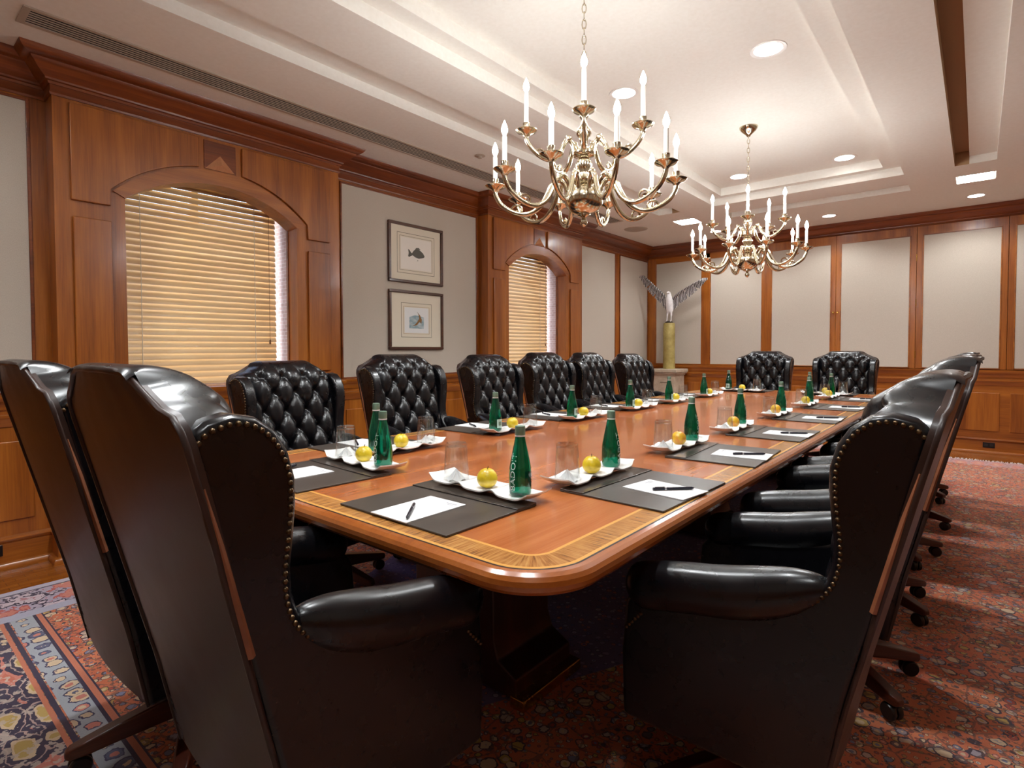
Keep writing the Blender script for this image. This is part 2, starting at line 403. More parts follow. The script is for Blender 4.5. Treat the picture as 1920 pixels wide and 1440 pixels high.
# ---- left wall with two window bays
BAYS = [(.765, 2.56), (4.33, 6.13)]
def bay_dims(b0):
    d = b0 - .765
    return dict(y0=b0, y1=b0 + 1.795, o0=b0 + .335, o1=b0 + 1.435)
wl = MB()
XO = XL - .35   # outer face of the wall
prev = YN
for b0, b1 in BAYS:
    wl.box((XO, prev, 0), (XL, b0, ZC)); prev = b1
wl.box((XO, prev, 0), (XL, YF + .2, ZC))
ARC_S, ARC_R = 2.10, .195
def arc(o0, o1, spring, rise, n=20):
    c = (o1 - o0) / 2; R = (c * c + rise * rise) / (2 * rise); zc = spring + rise - R; yc = (o0 + o1) / 2
    a = math.asin(c / R)
    return [(yc + R * math.sin(lerp(-a, a, k / n)), zc + R * math.cos(lerp(-a, a, k / n))) for k in range(n + 1)]
for b0, b1 in BAYS:
    D = bay_dims(b0); o0, o1 = D['o0'], D['o1']
    wl.box((XO, b0, 0), (XB, b1, .93))                      # below the sill
    wl.box((XL - .01, b0, .93), (XB, o0, ZC)); wl.box((XL - .01, o1, .93), (XB, b1, ZC))
    wl.box((XO, b0, .93), (XL - .01, o0 - .045, ZC)); wl.box((XO, o1 + .012, .93), (XL - .01, b1, ZC))
    A = arc(o0, o1, ARC_S, ARC_R)
    poly = A + [(o1, ZC), (o0, ZC)]
    for (p, q) in zip(A, A[1:]):
        wl.prism([p, q, (q[0], ZC), (p[0], ZC)], lambda y, z: (XL - .01, y, z), lambda y, z: (XB, y, z))
    wl.box((XO, o0 - .05, 2.42), (XL - .01, o1 + .02, ZC))
wall_left = struct(wl.build('wall_left', WV))

# fabric panels, mouldings and raised panels
def fabric_l(y0, y1, z0=.962, z1=2.573):
    MB().box((XL, y0, z0), (XL + .006, y1, z1)).build('fabric_panel', FAB, wall_left)
    m = MB(); t = .016
    for lo, hi in (((y0 - t, z0 - t), (y0, z1 + t)), ((y1, z0 - t), (y1 + t, z1 + t)), ((y0, z0 - t), (y1, z0)), ((y0, z1), (y1, z1 + t))):
        m.box((XL, lo[0], lo[1]), (XL + .014, hi[0], hi[1]))
    m.build('panel_moulding', CY, wall_left, bevel=.004)
fabric_l(-1.1, .675); fabric_l(2.675, 4.285); fabric_l(6.20, 7.215); fabric_l(7.375, 8.25)
def raised_yz(poly, x, t=.02, bev=.006, mat=WV, parent=None, name='raised_panel'):
    return MB().prism(poly, lambda y, z: (x, y, z), lambda y, z: (x + t, y, z)).build(name, mat, parent or wall_left, bevel=bev)
for b0, b1 in BAYS:
    D = bay_dims(b0); o0, o1 = D['o0'], D['o1']; yc = (o0 + o1) / 2
    k = b0 - .765
    oA = arc(o0 - .072, o1 + .078, 2.137, .263, 40)
    left = [p for p in oA if p[0] < k + 1.515]; right = [p for p in oA if p[0] > k + 1.79]
    pl = [(k + .838, 2.583), (k + .838, 2.04), (k + 1.026, 2.04)] + left + [(k + 1.515, left[-1][1] + .012), (k + 1.515, 2.583)]
    raised_yz(pl, XB)
    pr = [(k + 1.793, 2.583), (k + 1.793, right[0][1] + .012)] + right + [(k + 2.283, 2.03), (k + 2.468, 2.03), (k + 2.468, 2.583)]
    raised_yz(pr, XB)
    raised_yz([(k + .843, 1.03), (k + 1.027, 1.03), (k + 1.027, 1.95), (k + .843, 1.95)], XB)
    raised_yz([(k + 2.283, 1.03), (k + 2.467, 1.03), (k + 2.467, 1.945), (k + 2.283, 1.945)], XB)
    # keystone block: recessed dark field with a pale pyramid
    raised_yz([(k + 1.55, 2.392), (k + 1.755, 2.392), (k + 1.755, 2.58), (k + 1.55, 2.58)], XB, .006, .002, CY, name='keystone_field')
    m = MB(); a, b, c = (k + 1.557, 2.394), (k + 1.748, 2.394), (k + 1.652, 2.494); ce = (k + 1.652, 2.425)
    m.add([(XB + .006, *a), (XB + .006, *b), (XB + .006, *c), (XB + .04, *ce)], [(0, 1, 3), (1, 2, 3), (2, 0, 3), (0, 2, 1)]); m.build('keystone', KEY, wall_left)
    # flat arch band standing proud of the face
    iA = arc(o0, o1, ARC_S, ARC_R, 24); oB = arc(o0 - .062, o1 + .068, 2.132, .255, 24)
    m = MB()
    for i in range(24):
        m.prism([iA[i], iA[i + 1], oB[i + 1], oB[i]], lambda y, z: (XB - .002, y, z), lambda y, z: (XB + .012, y, z))
    m.build('arch_band', WY, wall_left)
# wainscot panels, left wall between and beside the bays
def wains_l(y0, y1, x):
    raised_yz([(y0, .255), (y1, .255), (y1, .69), (y0, .69)], x, .010, .007)
for a, b, x in ((-1.5, -.45, XL), (-.35, .67, XL), (.85, 1.62, XB), (1.70, 2.47, XB), (2.70, 3.46, XL), (3.54, 4.25, XL), (4.42, 5.19, XB), (5.27, 6.04, XB), (6.25, 7.2, XL), (7.36, 8.2, XL)):
    wains_l(a, b, x)

def run_profile(path, prof, closed=False):
    """sweep profile (d outward to the room = right-hand side of the path, z) along a 2d path with mitres"""
    P = [Vector(p) for p in path]; n = len(P); V = []; F = []; k = len(prof)
    for i, p in enumerate(P):
        d0 = (P[i] - P[i - 1]).normalized() if i else None; d1 = (P[i + 1] - P[i]).normalized() if i < n - 1 else None
        nr = lambda d: Vector((d.y, -d.x))
        if d0 is None: off = nr(d1)
        elif d1 is None: off = nr(d0)
        else:
            b = (nr(d0) + nr(d1)).normalized(); off = b / max(b.dot(nr(d0)), .2)
        for d, z in prof: V.append((p.x + off.x * d, p.y + off.y * d, z))
    for i in range(n - 1):
        for j in range(k):
            j2 = (j + 1) % k; F.append((i * k + j, i * k + j2, (i + 1) * k + j2, (i + 1) * k + j))
    F.append(tuple(range(k))); F.append(tuple((n - 1) * k + j for j in range(k))[::-1])
    return MB().add(V, F)
LPATH = [(XL, YN), (XL, .765), (XB, .765), (XB, 2.56), (XL, 2.56), (XL, 4.33), (XB, 4.33), (XB, 6.13), (XL, 6.13), (XL, YF)]
FPATH = [(XL, YF), (XR, YF)]
RPATH = [(XR, YF), (XR, YN)]; NPATH = [(XR, YN), (XL, YN)]
CROWN = [(0, 2.60), (.008, 2.60), (.012, 2.612), (.008, 2.622), (.008, 2.655), (.014, 2.656), (.02, 2.668), (.03, 2.672), (.032, 2.682), (.05, 2.694), (.07, 2.712), (.085, 2.732), (.098, 2.742), (.102, 2.752), (.126, 2.756), (.14, 2.768), (.15, 2.780), (.155, 2.794), (0, 2.794)]
RAIL = [(0, .865), (.008, .865), (.012, .895), (.022, .905), (.034, .925), (.034, .945), (.018, .95), (0, .95)]
BEAD = [(0, .772), (.006, .772), (.014, .79), (.018, .815), (.024, .822), (.024, .836), (0, .84)]
BASE = [(0, 0), (.05, 0), (.05, .018), (.042, .03), (.026, .034), (.026, .138), (.03, .142), (.034, .158), (.022, .168), (0, .172)]
struct(run_profile(LPATH, CROWN).build('trim_1', CY, smooth=40)); struct(run_profile(FPATH, CROWN).build('trim_2', CX_, smooth=40))
t3 = struct(run_profile(LPATH, RAIL).build('trim_3', WY, smooth=40)); run_profile(LPATH, BEAD).build('lower_bead', WY, t3, smooth=40)
t4 = struct(run_profile(FPATH, RAIL).build('trim_4', WX, smooth=40)); run_profile(FPATH, BEAD).build('lower_bead', WX, t4, smooth=40)
struct(run_profile(LPATH, BASE).build('baseboard_left', WY, smooth=40)); struct(run_profile(FPATH, BASE).build('baseboard_far', WX, smooth=40))

# ---- far wall
wf = MB().box((XL - .3, YF, 0), (XR + .2, YF + .15, ZC))
wall_far = struct(wf.build('wall_far', WX))
YS = YF - .014
def stile(x0, x1, z0=.95, z1=2.62, mat=WV):
    MB().box((x0, YS, z0), (x1, YF, z1)).build('stile', mat, wall_far, bevel=.003)
stile(XL, -3.946); stile(-3.20, -3.08); stile(-2.34, -2.277)
MB().box((-3.946, YS, 2.545), (-2.34, YF, 2.62)).build('top_rail', WX, wall_far, bevel=.003)
def fab_far(x0, x1, z0, z1, y, parent):
    MB().box((x0, y - .004, z0), (x1, y, z1)).build('fabric_panel', FAB, parent)
    m = MB(); t = .012
    for a, b, c, d in ((x0 - t, x0, z0 - t, z1 + t), (x1, x1 + t, z0 - t, z1 + t), (x0, x1, z0 - t, z0), (x0, x1, z1, z1 + t)):
        m.box((a, y - .010, c), (b, y, d))
    m.build('panel_moulding', WX, parent, bevel=.003)
fab_far(-3.934, -3.212, .97, 2.535, YF, wall_far); fab_far(-3.068, -2.352, .97, 2.535, YF, wall_far)
doors = []
for i, (x0, x1, f0, f1) in enumerate(((-2.275, -1.431, -2.205, -1.492), (-1.429, -.583, -1.366, -.65), (-.579, .243, -.512, .18), (.247, 1.10, .31, 1.03))):
    d = struct(MB().box((x0, YF - .026, .953), (x1, YF, 2.652)).build('door_%d' % (i + 1), WV, bevel=.003)); doors.append(d)
    fab_far(f0, f1, .97, 2.54, YF - .026, d)
for d, x in ((doors[0], -1.452), (doors[1], -1.402)):
    mb = MB().lathe([(.006, 0), (.006, .012), (.013, .02), (.015, .03), (.009, .038)], 12)
    mb.xform(Matrix.Translation((x, YF - .026, 1.662)) @ Matrix.Rotation(PI / 2, 4, 'X')); mb.build('knob', GOLD, d, smooth=50)
for z in (1.745, 2.278, 1.12):
    MB().box((-.586, YF - .031, z - .035), (-.576, YF - .024, z + .035)).tube([(-.581, YF - .032, z - .04), (-.581, YF - .032, z + .04)], .005, 8).build('hinge', GOLD, doors[2])
for x0, x1 in ((-3.86, -3.12), (-3.02, -2.28), (-2.17, -1.47), (-1.37, -.62), (-.53, .197), (.285, 1.1)):
    MB().prism([(x0, .255), (x1, .255), (x1, .69), (x0, .69)], lambda x, z: (x, YF, z), lambda x, z: (x, YF - .010, z)).build('raised_panel', WV, wall_far, bevel=.007)
# ---- right and near walls (outside the frame, seen only in reflections)
for nm, lo, hi, path, mat in (('right', (XR, YN, 0), (XR + .15, YF, ZC), RPATH, WY), ('near', (XL - .3, YN - .15, 0), (XR, YN, ZC), NPATH, WX)):
    w = struct(MB().box(lo, hi).build('wall_' + nm, WV))
    m = MB(); 
    if nm == 'right':
        for k in range(8): m.box((XR - .006, YN + .15 + k * 1.23, .97), (XR, YN + .15 + k * 1.23 + 1.1, 2.54))
    else:
        for k in range(4): m.box((XL + .15 + k * 1.3, YN, .97), (XL + .15 + k * 1.3 + 1.17, YN + .006, 2.54))
    m.build('fabric_panel', FAB, w)
    run_profile(path, CROWN).build('crown', CY, w, smooth=40); run_profile(path, RAIL).build('chair_rail', mat, w, smooth=40); run_profile(path, BASE).build('base', mat, w, smooth=40)

# ---- windows: frame, pane, brick reveal
for i, (b0, b1) in enumerate(BAYS):
    D = bay_dims(b0); o0, o1 = D['o0'], D['o1']
    m = MB(); xg = XO + .05
    for a, b, c, d in ((o0 - .045, o0 + .0, .93, 2.42), (o1 - .03, o1 + .012, .93, 2.42), (o0, o1, .93, .98), (o0, o1, 2.37, 2.42), ((o0 + o1) / 2 - .02, (o0 + o1) / 2 + .02, .98, 2.37)):
        m.box((xg - .03, a, c), (xg + .02, b, d))
    w = struct(m.build('window_%d' % (i + 1), simple('window_frame_paint', lin(230, 228, 224), .4)))
    MB().box((xg - .004, o0, .98), (xg + .002, o1, 2.37)).build('pane', PANE, w)
    MB().box((xg + .02, o1 - .002, .945), (XL - .01, o1 + .011, 2.42)).build('brick_reveal', BRICK, w)
    MB().box((XL - .012, o1 - .006, .945), (XL + .012, o1 + .001, 2.14)).build('jamb_bead', CY, w)
    MB().box((XO + .02, o0 - .02, .93), (XB - .01, o1 + .006, .952)).build('sill', WY, w)
    # blind
    bx = -4.215; by0, by1 = o0 - .02, o1 - .035
    t = empty('window_blind', (bx, (by0 + by1) / 2, .95)); L = (by1 - by0) / 2
    tag(t, ['wooden slatted blind in the nearer arched window', 'wooden slatted blind in the farther arched window'][i], 'window blind', 'wooden blinds in the arched windows')
    m = MB(); n = 34
    for k in range(n):
        z = 1.405 - k * .0415; o = len(m.v)
        m.grid(lambda u, v: ((u - .5) * .052, lerp(-L, L, v), .007 - .028 * (u - .5) ** 2), 6, 1); m.grid(lambda u, v: ((u - .5) * .052, lerp(-L, L, v), .0045 - .028 * (u - .5) ** 2), 6, 1); m.xform(Matrix.Translation((0, 0, z)) @ Matrix.Rotation(math.radians(60), 4, 'Y'), o)
    m.build('slats', BLIND, t, smooth=80)
    MB().box((-.03, -L, 1.425), (.03, L, 1.475)).build('headrail', BLIND, t)
    MB().box((-.025, -L, .005), (.025, L, .022)).build('bottom_rail', BLIND, t)
    for yy in (-L + .17, L - .17):
        MB().tube([(.028, yy, .02), (.028, yy, 1.44)], .0022, 6).build('ladder_cord', CORD, t)
    MB().tube([(.03, L - .06, .32), (.03, L - .06, 1.43)], .0015, 6).lathe([(.002, 0), (.008, .005), (.006, .03), (.002, .04)], 8, (.03, L - .06, .285)).build('tilt_cord', simple('cord_tassel', lin(120, 78, 40), .6), t)

# ------------------------------------------------------------------ rug
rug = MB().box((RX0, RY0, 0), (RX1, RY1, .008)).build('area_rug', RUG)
tag(rug, 'large red and navy patterned oriental rug under the conference table', 'rug')
m = MB(); 
for k in range(420):
    x = RX0 + .02 + k * (RX1 - RX0 - .04) / 419; a = rnd.uniform(-.02, .02); l = rnd.uniform(.085, .125)
    m.tube([(x, RY1 - .005, .006), (x + a * .5, RY1 + l * .5, .005), (x + a, RY1 + l, .003)], lambda t: .0045 - .002 * t, 4, up=(0, 0, 1), ry=.003)
f = m.build('fringe', simple('rug_fringe', lin(206, 200, 200), .95), rug); f['kind'] = 'stuff'

# ------------------------------------------------------------------ ceiling fittings
def downlight(x, y, z, label, r=.078, watts=74, cone=128):
    t = empty('downlight', (x, y, z)); tag(t, label, 'ceiling light', 'round recessed downlights')
    MB().lathe([(r, -.002), (r + .022, -.004), (r + .024, 0), (r, .001)], 28, cap=False).build('trim_ring', RING, t, smooth=40)
    MB().lathe([(r, -.0012), (r, -.0004)], 28).build('lens', DLITE, t)
    ld = bpy.data.lights.new('downlight_lamp', 'SPOT'); ld.energy = watts; ld.color = (.94, .98, 1); ld.spot_size = math.radians(cone); ld.spot_blend = .55; ld.shadow_soft_size = .06
    lo = bpy.data.objects.new('lamp', ld); COL.objects.link(lo); lo.parent = t; lo.location = (0, 0, -.012)
for x, y, l in ((-.978, 3.53, 'lit round downlight in the raised tray, nearest on the right of the chandeliers'), (-1.905, 3.49, 'lit round downlight in the raised tray behind the nearer chandelier'), (-.978, 5.97, 'lit round downlight at the far right corner of the raised tray'), (-1.908, 5.91, 'lit round downlight in the raised tray behind the chain of the farther chandelier'),
                (-.978, 1.1, 'lit round downlight of the tray above the near right place'), (-1.905, 1.1, 'lit round downlight of the tray above the near left place')):
    downlight(x, y, 2.955, l)
for x, l in ((-.042, 'lit round downlight before the far wall, right of the tray'), (-1.406, 'lit round downlight before the far wall, in line with the tray')):
    downlight(x, 7.66, ZC, l, .068, 26, 150)
downlight(-2.77, 7.66, ZC, 'lit round downlight before the far wall above the bird sculpture', .068, 26, 150)
for x, y, l in ((-2.84, 6.86, 'lit square ceiling panel above the far left chairs'), (-.0425, 6.86, 'lit square ceiling panel at the far right'), (-2.84, .04, 'unseen lit square ceiling panel added for light above the near left chairs'), (-.0425, .04, 'unseen lit square ceiling panel added for light at the near right')):  # near pair is out of view, mirrored from the far pair and added for light
    t = empty('square_light', (x, y, 2.812)); tag(t, l, 'ceiling light', 'square recessed ceiling lights')
    MB().box((-.125, -.135, 0), (.125, .135, .006)).build('diffuser', SQLITE, t)
    mm = MB()
    for a in ((-.13, -.14, .13, -.134), (-.13, .134, .13, .14), (-.13, -.134, -.125, .134), (.125, -.134, .13, .134)): mm.box((a[0], a[1], -.004), (a[2], a[3], .006))
    mm.build('frame', RING, t)
t = empty('ceiling_vent', (-3.515, 3.42, ZC)); tag(t, 'long slotted air vent in the ceiling along the window wall', 'air vent')
MB().box((-.07, -2.82, -.003), (.07, 2.82, 0)).build('backing', DARK, t)
m = MB()
for k in range(5): m.box((-.047 + k * .0235 - .0045, -2.82, -.007), (-.047 + k * .0235 + .0045, 2.82, -.0045))
m.build('slats', VENTM, t)
m = MB().box((-.095, -2.85, -.008), (-.07, 2.85, 0)).box((.07, -2.85, -.008), (.095, 2.85, 0)).box((-.07, -2.85, -.008), (.07, -2.82, 0)).box((-.07, 2.82, -.008), (.07, 2.85, 0)); m.build('frame', VENTM, t)
tag(MB().lathe([(.045, 0), (.045, -.004), (.02, -.008), (.018, -.02), (.001, -.022)], 16, (-3.19, 3.41, ZC)).build('ceiling_sprinkler', VENTM, smooth=40), 'small round sprinkler cap in the ceiling beside the long vent', 'sprinkler')
t = tag(MB().lathe([(.155, 0), (.15, -.006), (.11, -.016), (.10, -.012), (.04, -.02), (.001, -.021)], 28, (-3.53, 6.81, ZC)).build('ceiling_diffuser', VENTM, smooth=40), 'flat round diffuser in the ceiling near the far left corner', 'air vent')

# ------------------------------------------------------------------ chandeliers
CHX = -1.43
def chandelier(y, rot, label):
    Z0 = 1.765
    root = empty('chandelier', (CHX, y, 2.955), rot); tag(root, label, 'chandelier', 'two tier brass candle chandeliers')
    q = lambda z: z - 2.955
    prof = [(.003, 1.765), (.012, 1.772), (.019, 1.785), (.012, 1.80), (.008, 1.808), (.016, 1.814), (.03, 1.818), (.03, 1.824), (.045, 1.828), (.068, 1.842), (.086, 1.866), (.092, 1.893), (.086, 1.92), (.068, 1.944), (.045, 1.955), (.034, 1.962), (.05, 1.97), (.052, 1.98), (.03, 1.988), (.022, 2.01), (.03, 2.035), (.04, 2.055), (.03, 2.075), (.022, 2.085), (.05, 2.095), (.055, 2.105), (.05, 2.116), (.024, 2.124), (.016, 2.15), (.022, 2.172), (.036, 2.195), (.032, 2.215), (.016, 2.235), (.012, 2.26), (.022, 2.275), (.018, 2.295), (.006, 2.31)]
    MB().lathe([(r, q(z)) for r, z in prof], 28).build('body', BRASS, root, smooth=60)
    MB().lathe([(.012, -.075), (.016, -.066), (.03, -.052), (.055, -.03), (.068, -.012), (.07, 0)], 28).build('canopy', BRASS, root, smooth=50)
    m = MB(); zt = -.075; zb = q(2.305); n = max(8, int((zt - zb) / .034))
    for k in range(n + 1):
        zc = lerp(zt, zb, k / n); a = (k % 2) * PI / 2
        pts = [(math.cos(a) * .0095 * math.cos(g), math.sin(a) * .0095 * math.cos(g), zc + .022 * math.sin(g)) for g in [2 * PI * i / 12 for i in range(13)]]
        m.tube(pts, .0026, 6, up=(math.cos(a + PI / 2), math.sin(a + PI / 2), 0), cap=False)
    m.build('chain', BRASS, root, smooth=60)
    def arm(ang, lower):
        if lower:
            R, zc, ch, ctl = .42, 1.958, .13, [(.07, 1.905), (.085, 1.955), (.115, 1.985), (.15, 1.965), (.175, 1.915), (.21, 1.862), (.265, 1.832), (.33, 1.842), (.39, 1.88), (.417, 1.925), (.42, 1.948)]
        else:
            R, zc, ch, ctl = .275, 2.18, .16, [(.045, 2.105), (.055, 2.145), (.075, 2.165), (.098, 2.14), (.12, 2.095), (.16, 2.068), (.205, 2.078), (.25, 2.115), (.273, 2.15), (.275, 2.17)]
        path = catmull([(r, 0, q(z)) for r, z in ctl], 4); m = MB()
        m.tube(path, lambda t: .0122 - .003 * abs(t - .5), 8, up=(0, 1, 0))
        # scroll below the bend and knop
        rs = .034 if lower else .022; pc = path[int(len(path) * .72)]; sc = [(pc.x - rs + rs * (1 - t) * math.cos(t * 7.5), 0, pc.z + rs * (1 - t) * math.sin(t * 7.5)) for t in [i / 18 for i in range(19)]]
        m.tube(sc, lambda t: .006 - .003 * t, 6, up=(0, 1, 0)); m.sphere((ctl[2][0], 0, q(ctl[2][1]) + .004), .017, 10, 6)
        a = m.build('arm', BRASS, root, smooth=60, rot=(0, 0, ang))
        MB().lathe([(.006, -.022), (.014, -.012), (.02, -.004), (.042, .004), (.05, .013), (.048, .016), (.02, .012), (.016, .03), (.0165, .046), (.0125, .047)], 20, (R, 0, q(zc))).build('drip_pan', BRASS, a, smooth=50)
        MB().lathe([(.0105, .02), (.0105, .02 + ch)], 14, (R, 0, q(zc))).build('candle', CANDLE, a, smooth=50)
        zb = .02 + ch
        MB().lathe([(.0065, zb), (.0065, zb + .008), (.0125, zb + .02), (.0142, zb + .03), (.011, zb + .045), (.006, zb + .058), (.001, zb + .07)], 12, (R, 0, q(zc))).build('bulb', BULB, a, smooth=80)
    for k in range(10): arm(PI / 10 + k * PI / 5, True)
    for k in range(5): arm(k * 2 * PI / 5, False)
    return root
chandelier(2.24, math.atan2(-2.24, 1.43), 'brass candle chandelier hanging over the near end of the table')
chandelier(4.655, math.atan2(-4.655, 1.43), 'brass candle chandelier hanging over the far end of the table')

# ------------------------------------------------------------------ table
T = .755
TX0, TX1, TY0, TY1 = -2.31, -.585, .80, 6.30; TR = .17
def rrect(d, n=26):
    r = max(TR - d, .005); pts = []
    for cx, cy, a0 in ((TX1 - TR, TY0 + TR, -PI / 2), (TX1 - TR, TY1 - TR, 0), (TX0 + TR, TY1 - TR, PI / 2), (TX0 + TR, TY0 + TR, PI)):
        for k in range(n + 1):
            a = a0 + PI / 2 * k / n; pts.append((cx + r * math.cos(a), cy + r * math.sin(a)))
    # subdivide straight runs
    out = []; N_ = len(pts)
    for i in range(N_):
        p, q2 = pts[i], pts[(i + 1) % N_]; out.append(p)
        if (i + 1) % (n + 1) == 0:
            for k in range(1, 24): out.append((lerp(p[0], q2[0], k / 24), lerp(p[1], q2[1], k / 24)))
    return out
def ring(d0, d1, z0=None, z1=None, mb=None, m=0):
    mb = mb or MB(); A = rrect(d0); B = rrect(d1); n = len(A); z0 = T if z0 is None else z0; z1 = T if z1 is None else z1
    s = 0; F = []; U = []
    for i in range(n):
        j = (i + 1) % n; l = math.dist(A[i], A[j]); F.append((i, j, n + j, n + i)); U.append([(s, 0), (s + l, 0), (s + l, 1), (s, 1)]); s += l
    mb.add([(*p, z0) for p in A] + [(*p, z1) for p in B], F, m, U); return mb
table = empty('conference_table', ((TX0 + TX1) / 2, (TY0 + TY1) / 2, 0)); tag(table, 'long polished cherry conference table with striped inlaid border', 'table')
TL = (-(TX0 + TX1) / 2, -(TY0 + TY1) / 2, 0)
def tpart(mb, name, mat, **k):
    mb.xform(Matrix.Translation(TL)); return mb.build(name, mat, table, **k)
P = rrect(.116)
tpart(MB().prism(P, lambda x, y: (x, y, T - .02), lambda x, y: (x, y, T)), 'top_field', TABLE)
tpart(ring(.116, .107), 'inner_string', LINEG); tpart(ring(.107, .046), 'crossband', BANDM); tpart(ring(.046, .036), 'outer_string', LINEG); tpart(ring(.036, .030), 'black_string', LINEB)
m = MB(); pr = [(.030, T), (.018, T - .001), (.008, T - .006), (.002, T - .014), (0, T - .024), (.002, T - .034), (.008, T - .042), (.02, T - .048), (.05, T - .05), (.12, T - .05)]
for (d0, z0), (d1, z1) in zip(pr, pr[1:]): ring(d0, d1, z0, z1, m)
tpart(m, 'edge', EDGE, smooth=60)
tpart(MB().prism(rrect(.12), lambda x, y: (x, y, T - .055), lambda x, y: (x, y, T - .021)), 'underside', MAHV)
m = MB()
for a, b in (((TX0 + .42, TY0 + .5), (TX0 + .45, TY1 - .5)), ((TX1 - .45, TY0 + .5), (TX1 - .42, TY1 - .5)), ((TX0 + .42, TY0 + .5), (TX1 - .42, TY0 + .53)), ((TX0 + .42, TY1 - .53), (TX1 - .42, TY1 - .5))): m.box((*a, T - .14), (*b, T - .055))
tpart(m, 'apron', MAHV)
for k, yy in enumerate((1.55, 3.55, 5.55)):
    xc = (TX0 + TX1) / 2
    pb = MB().prism([(-.30, .03), (.30, .03), (.30, .10), (.22, .14), (.20, .2), (.20, .56), (.24, .6), (.24, .7), (-.24, .7), (-.24, .6), (-.20, .56), (-.20, .2), (-.22, .14), (-.30, .10)], lambda x, z: (xc + x, yy - .16, z), lambda x, z: (xc + x, yy + .16, z))
    o = tpart(pb, 'pedestal', MAHV, bevel=.008)
    for sx in (-1, 1):
        b = MB().box((xc + sx * .31 - .03, yy - .17, .0095), (xc + sx * .31 + .03, yy + .17, .05)); b.xform(Matrix.Translation(TL)); b.build('brass_foot', GOLD, o, bevel=.006)

# ------------------------------------------------------------------ chairs
YR = [(.28, -.20), (.5, -.245), (1.06, -.382), (1.18, -.412)]
WB = [(.28, .262), (.5, .27), (.8, .282), (.98, .292), (1.05, .294), (1.072, .288), (1.09, .272), (1.108, .245), (1.122, .215), (1.135, .188), (1.146, .172), (1.156, .15)]
def make_chair():
    root = empty('wing_chair', (0, 0, 0))
    # outer back
    m = MB(); nz, nxx = 44, 14; ZT = 1.152
    def back(u, v, front):
        z = lerp(.29, ZT, v); w = interp(WB, z); s = 2 * u - 1; x = s * w
        pleat = .0022 * math.cos(s * 26) * max(0, (z - .98) / .19)
        y = interp(YR, z) - .014 * (1 - s * s) - pleat + (.014 if front else 0)
        return (x, y, z - .012 * abs(s) ** 4 * (1 if z > 1.1 else 0))
    m.grid(lambda u, v: back(u, v, False), nxx, nz); nv = len(m.v); m.grid(lambda u, v: back(u, v, True), nxx, nz)
    w = nxx + 1
    loop = [i for i in range(w)] + [j * w + nxx for j in range(1, nz + 1)] + [nz * w + i for i in range(nxx - 1, -1, -1)] + [j * w for j in range(nz - 1, 0, -1)]
    for a, b in zip(loop, loop[1:] + loop[:1]): m.f.append((a, b, nv + b, nv + a)); m.m.append(0)
    m.build('back_panel', LEAB, root, smooth=50)
    # piping around the outer back
    pts = [back(0, v, False) for v in [i / 40 for i in range(41)]] + [back(u, 1, False) for u in [i / 12 for i in range(1, 12)]] + [back(1, 1 - v, False) for v in [i / 40 for i in range(41)]]
    MB().tube([(x, y - .001, z) for x, y, z in pts], .0055, 6, up=(0, 1, 0)).build('piping', LEAB, root, smooth=60)
    # tufted inner back with rolled head
    PR = catmull([(0, -.13, .45), (0, -.165, .6), (0, -.2, .76), (0, -.226, .90), (0, -.238, 1.0), (0, -.246, 1.05), (0, -.265, 1.092), (0, -.297, 1.128), (0, -.332, 1.149), (0, -.372, 1.159), (0, -.402, 1.158), (0, -.416, 1.150)], 12)
    S = [0]
    for a, b in zip(PR, PR[1:]): S.append(S[-1] + (b - a).length)
    tot = S[-1]
    def pat(s):
        for i in range(len(S) - 1):
            if s <= S[i + 1] or i == len(S) - 2:
                t = (s - S[i]) / (S[i + 1] - S[i]); p = PR[i].lerp(PR[i + 1], t); tg = (PR[i + 1] - PR[i]).normalized(); return p, Vector((0, tg.z, -tg.y))
    # arc length of the row-two buttons (z about 1.0)
    s2 = min(range(len(PR)), key=lambda i: abs(PR[i].z - 1.0)); s2 = S[s2]
    DX, DZ = .118, .094
    def tuft(u, v):
        s = 2 * u - 1; L = v * tot; p, nrm = pat(L); z = p.z
        w = interp([(.45, .222), (.9, .236), (1.08, .238), (1.105, .228), (1.122, .205), (1.138, .18), (1.16, .165)], z)
        x = s * w; a = x / DX; b = (L - s2) / (2 * DZ); pp, qq = a + b, a - b
        ss = abs(math.sin(PI * pp)) * abs(math.sin(PI * qq))
        h = .026 * ss ** .42
        dp, dq = pp - round(pp), qq - round(qq); dx = (dp + dq) / 2 * DX; dl = (dp - dq) * DZ; d = math.hypot(dx, dl)
        h -= .016 * math.exp(-(d / .017) ** 2)
        fade = min(1, max(0, (s2 + DZ * 1.75 - L) / (DZ * .6))); h = lerp(.018, h, fade) - .018
        e = max(0, (abs(s) - .72) / .28); hf = min(1, max(0, (z - 1.0) / .07))
        h *= 1 - e * e * .8
        yback = interp(YR, z) + .004; wb = interp(WB, z) - .006
        y = p.y + nrm.y * h * -1 * -1; z2 = p.z + nrm.z * h
        depth = max(0, p.y - yback)
        y -= (e ** 2.4) * (depth * hf + .03 * (1 - hf)); z2 -= (e ** 2.4) * .012 * hf; x += math.copysign((e ** 2) * max(0, wb - w) * hf, s)
        return (x, y, z2)
    m = MB().grid(tuft, 84, 110); m.build('tufted_back', LEA, root, smooth=80)
    # side panels with wings, arms, nailheads
    O = [(-.205, .285), (-.245, .50), (-.315, .785), (-.366, 1.02), (-.376, 1.062), (-.352, 1.080), (-.315, 1.088), (-.278, 1.080), (-.247, 1.056), (-.226, 1.022), (-.213, .975), (-.212, .93), (-.216, .88), (-.221, .83), (-.219, .785), (-.208, .748), (-.185, .716), (-.12, .668), (0, .642), (.12, .632), (.205, .618), (.232, .585), (.245, .45), (.242, .285)]
    xo = lambda z: .272 + (z - .285) * .022
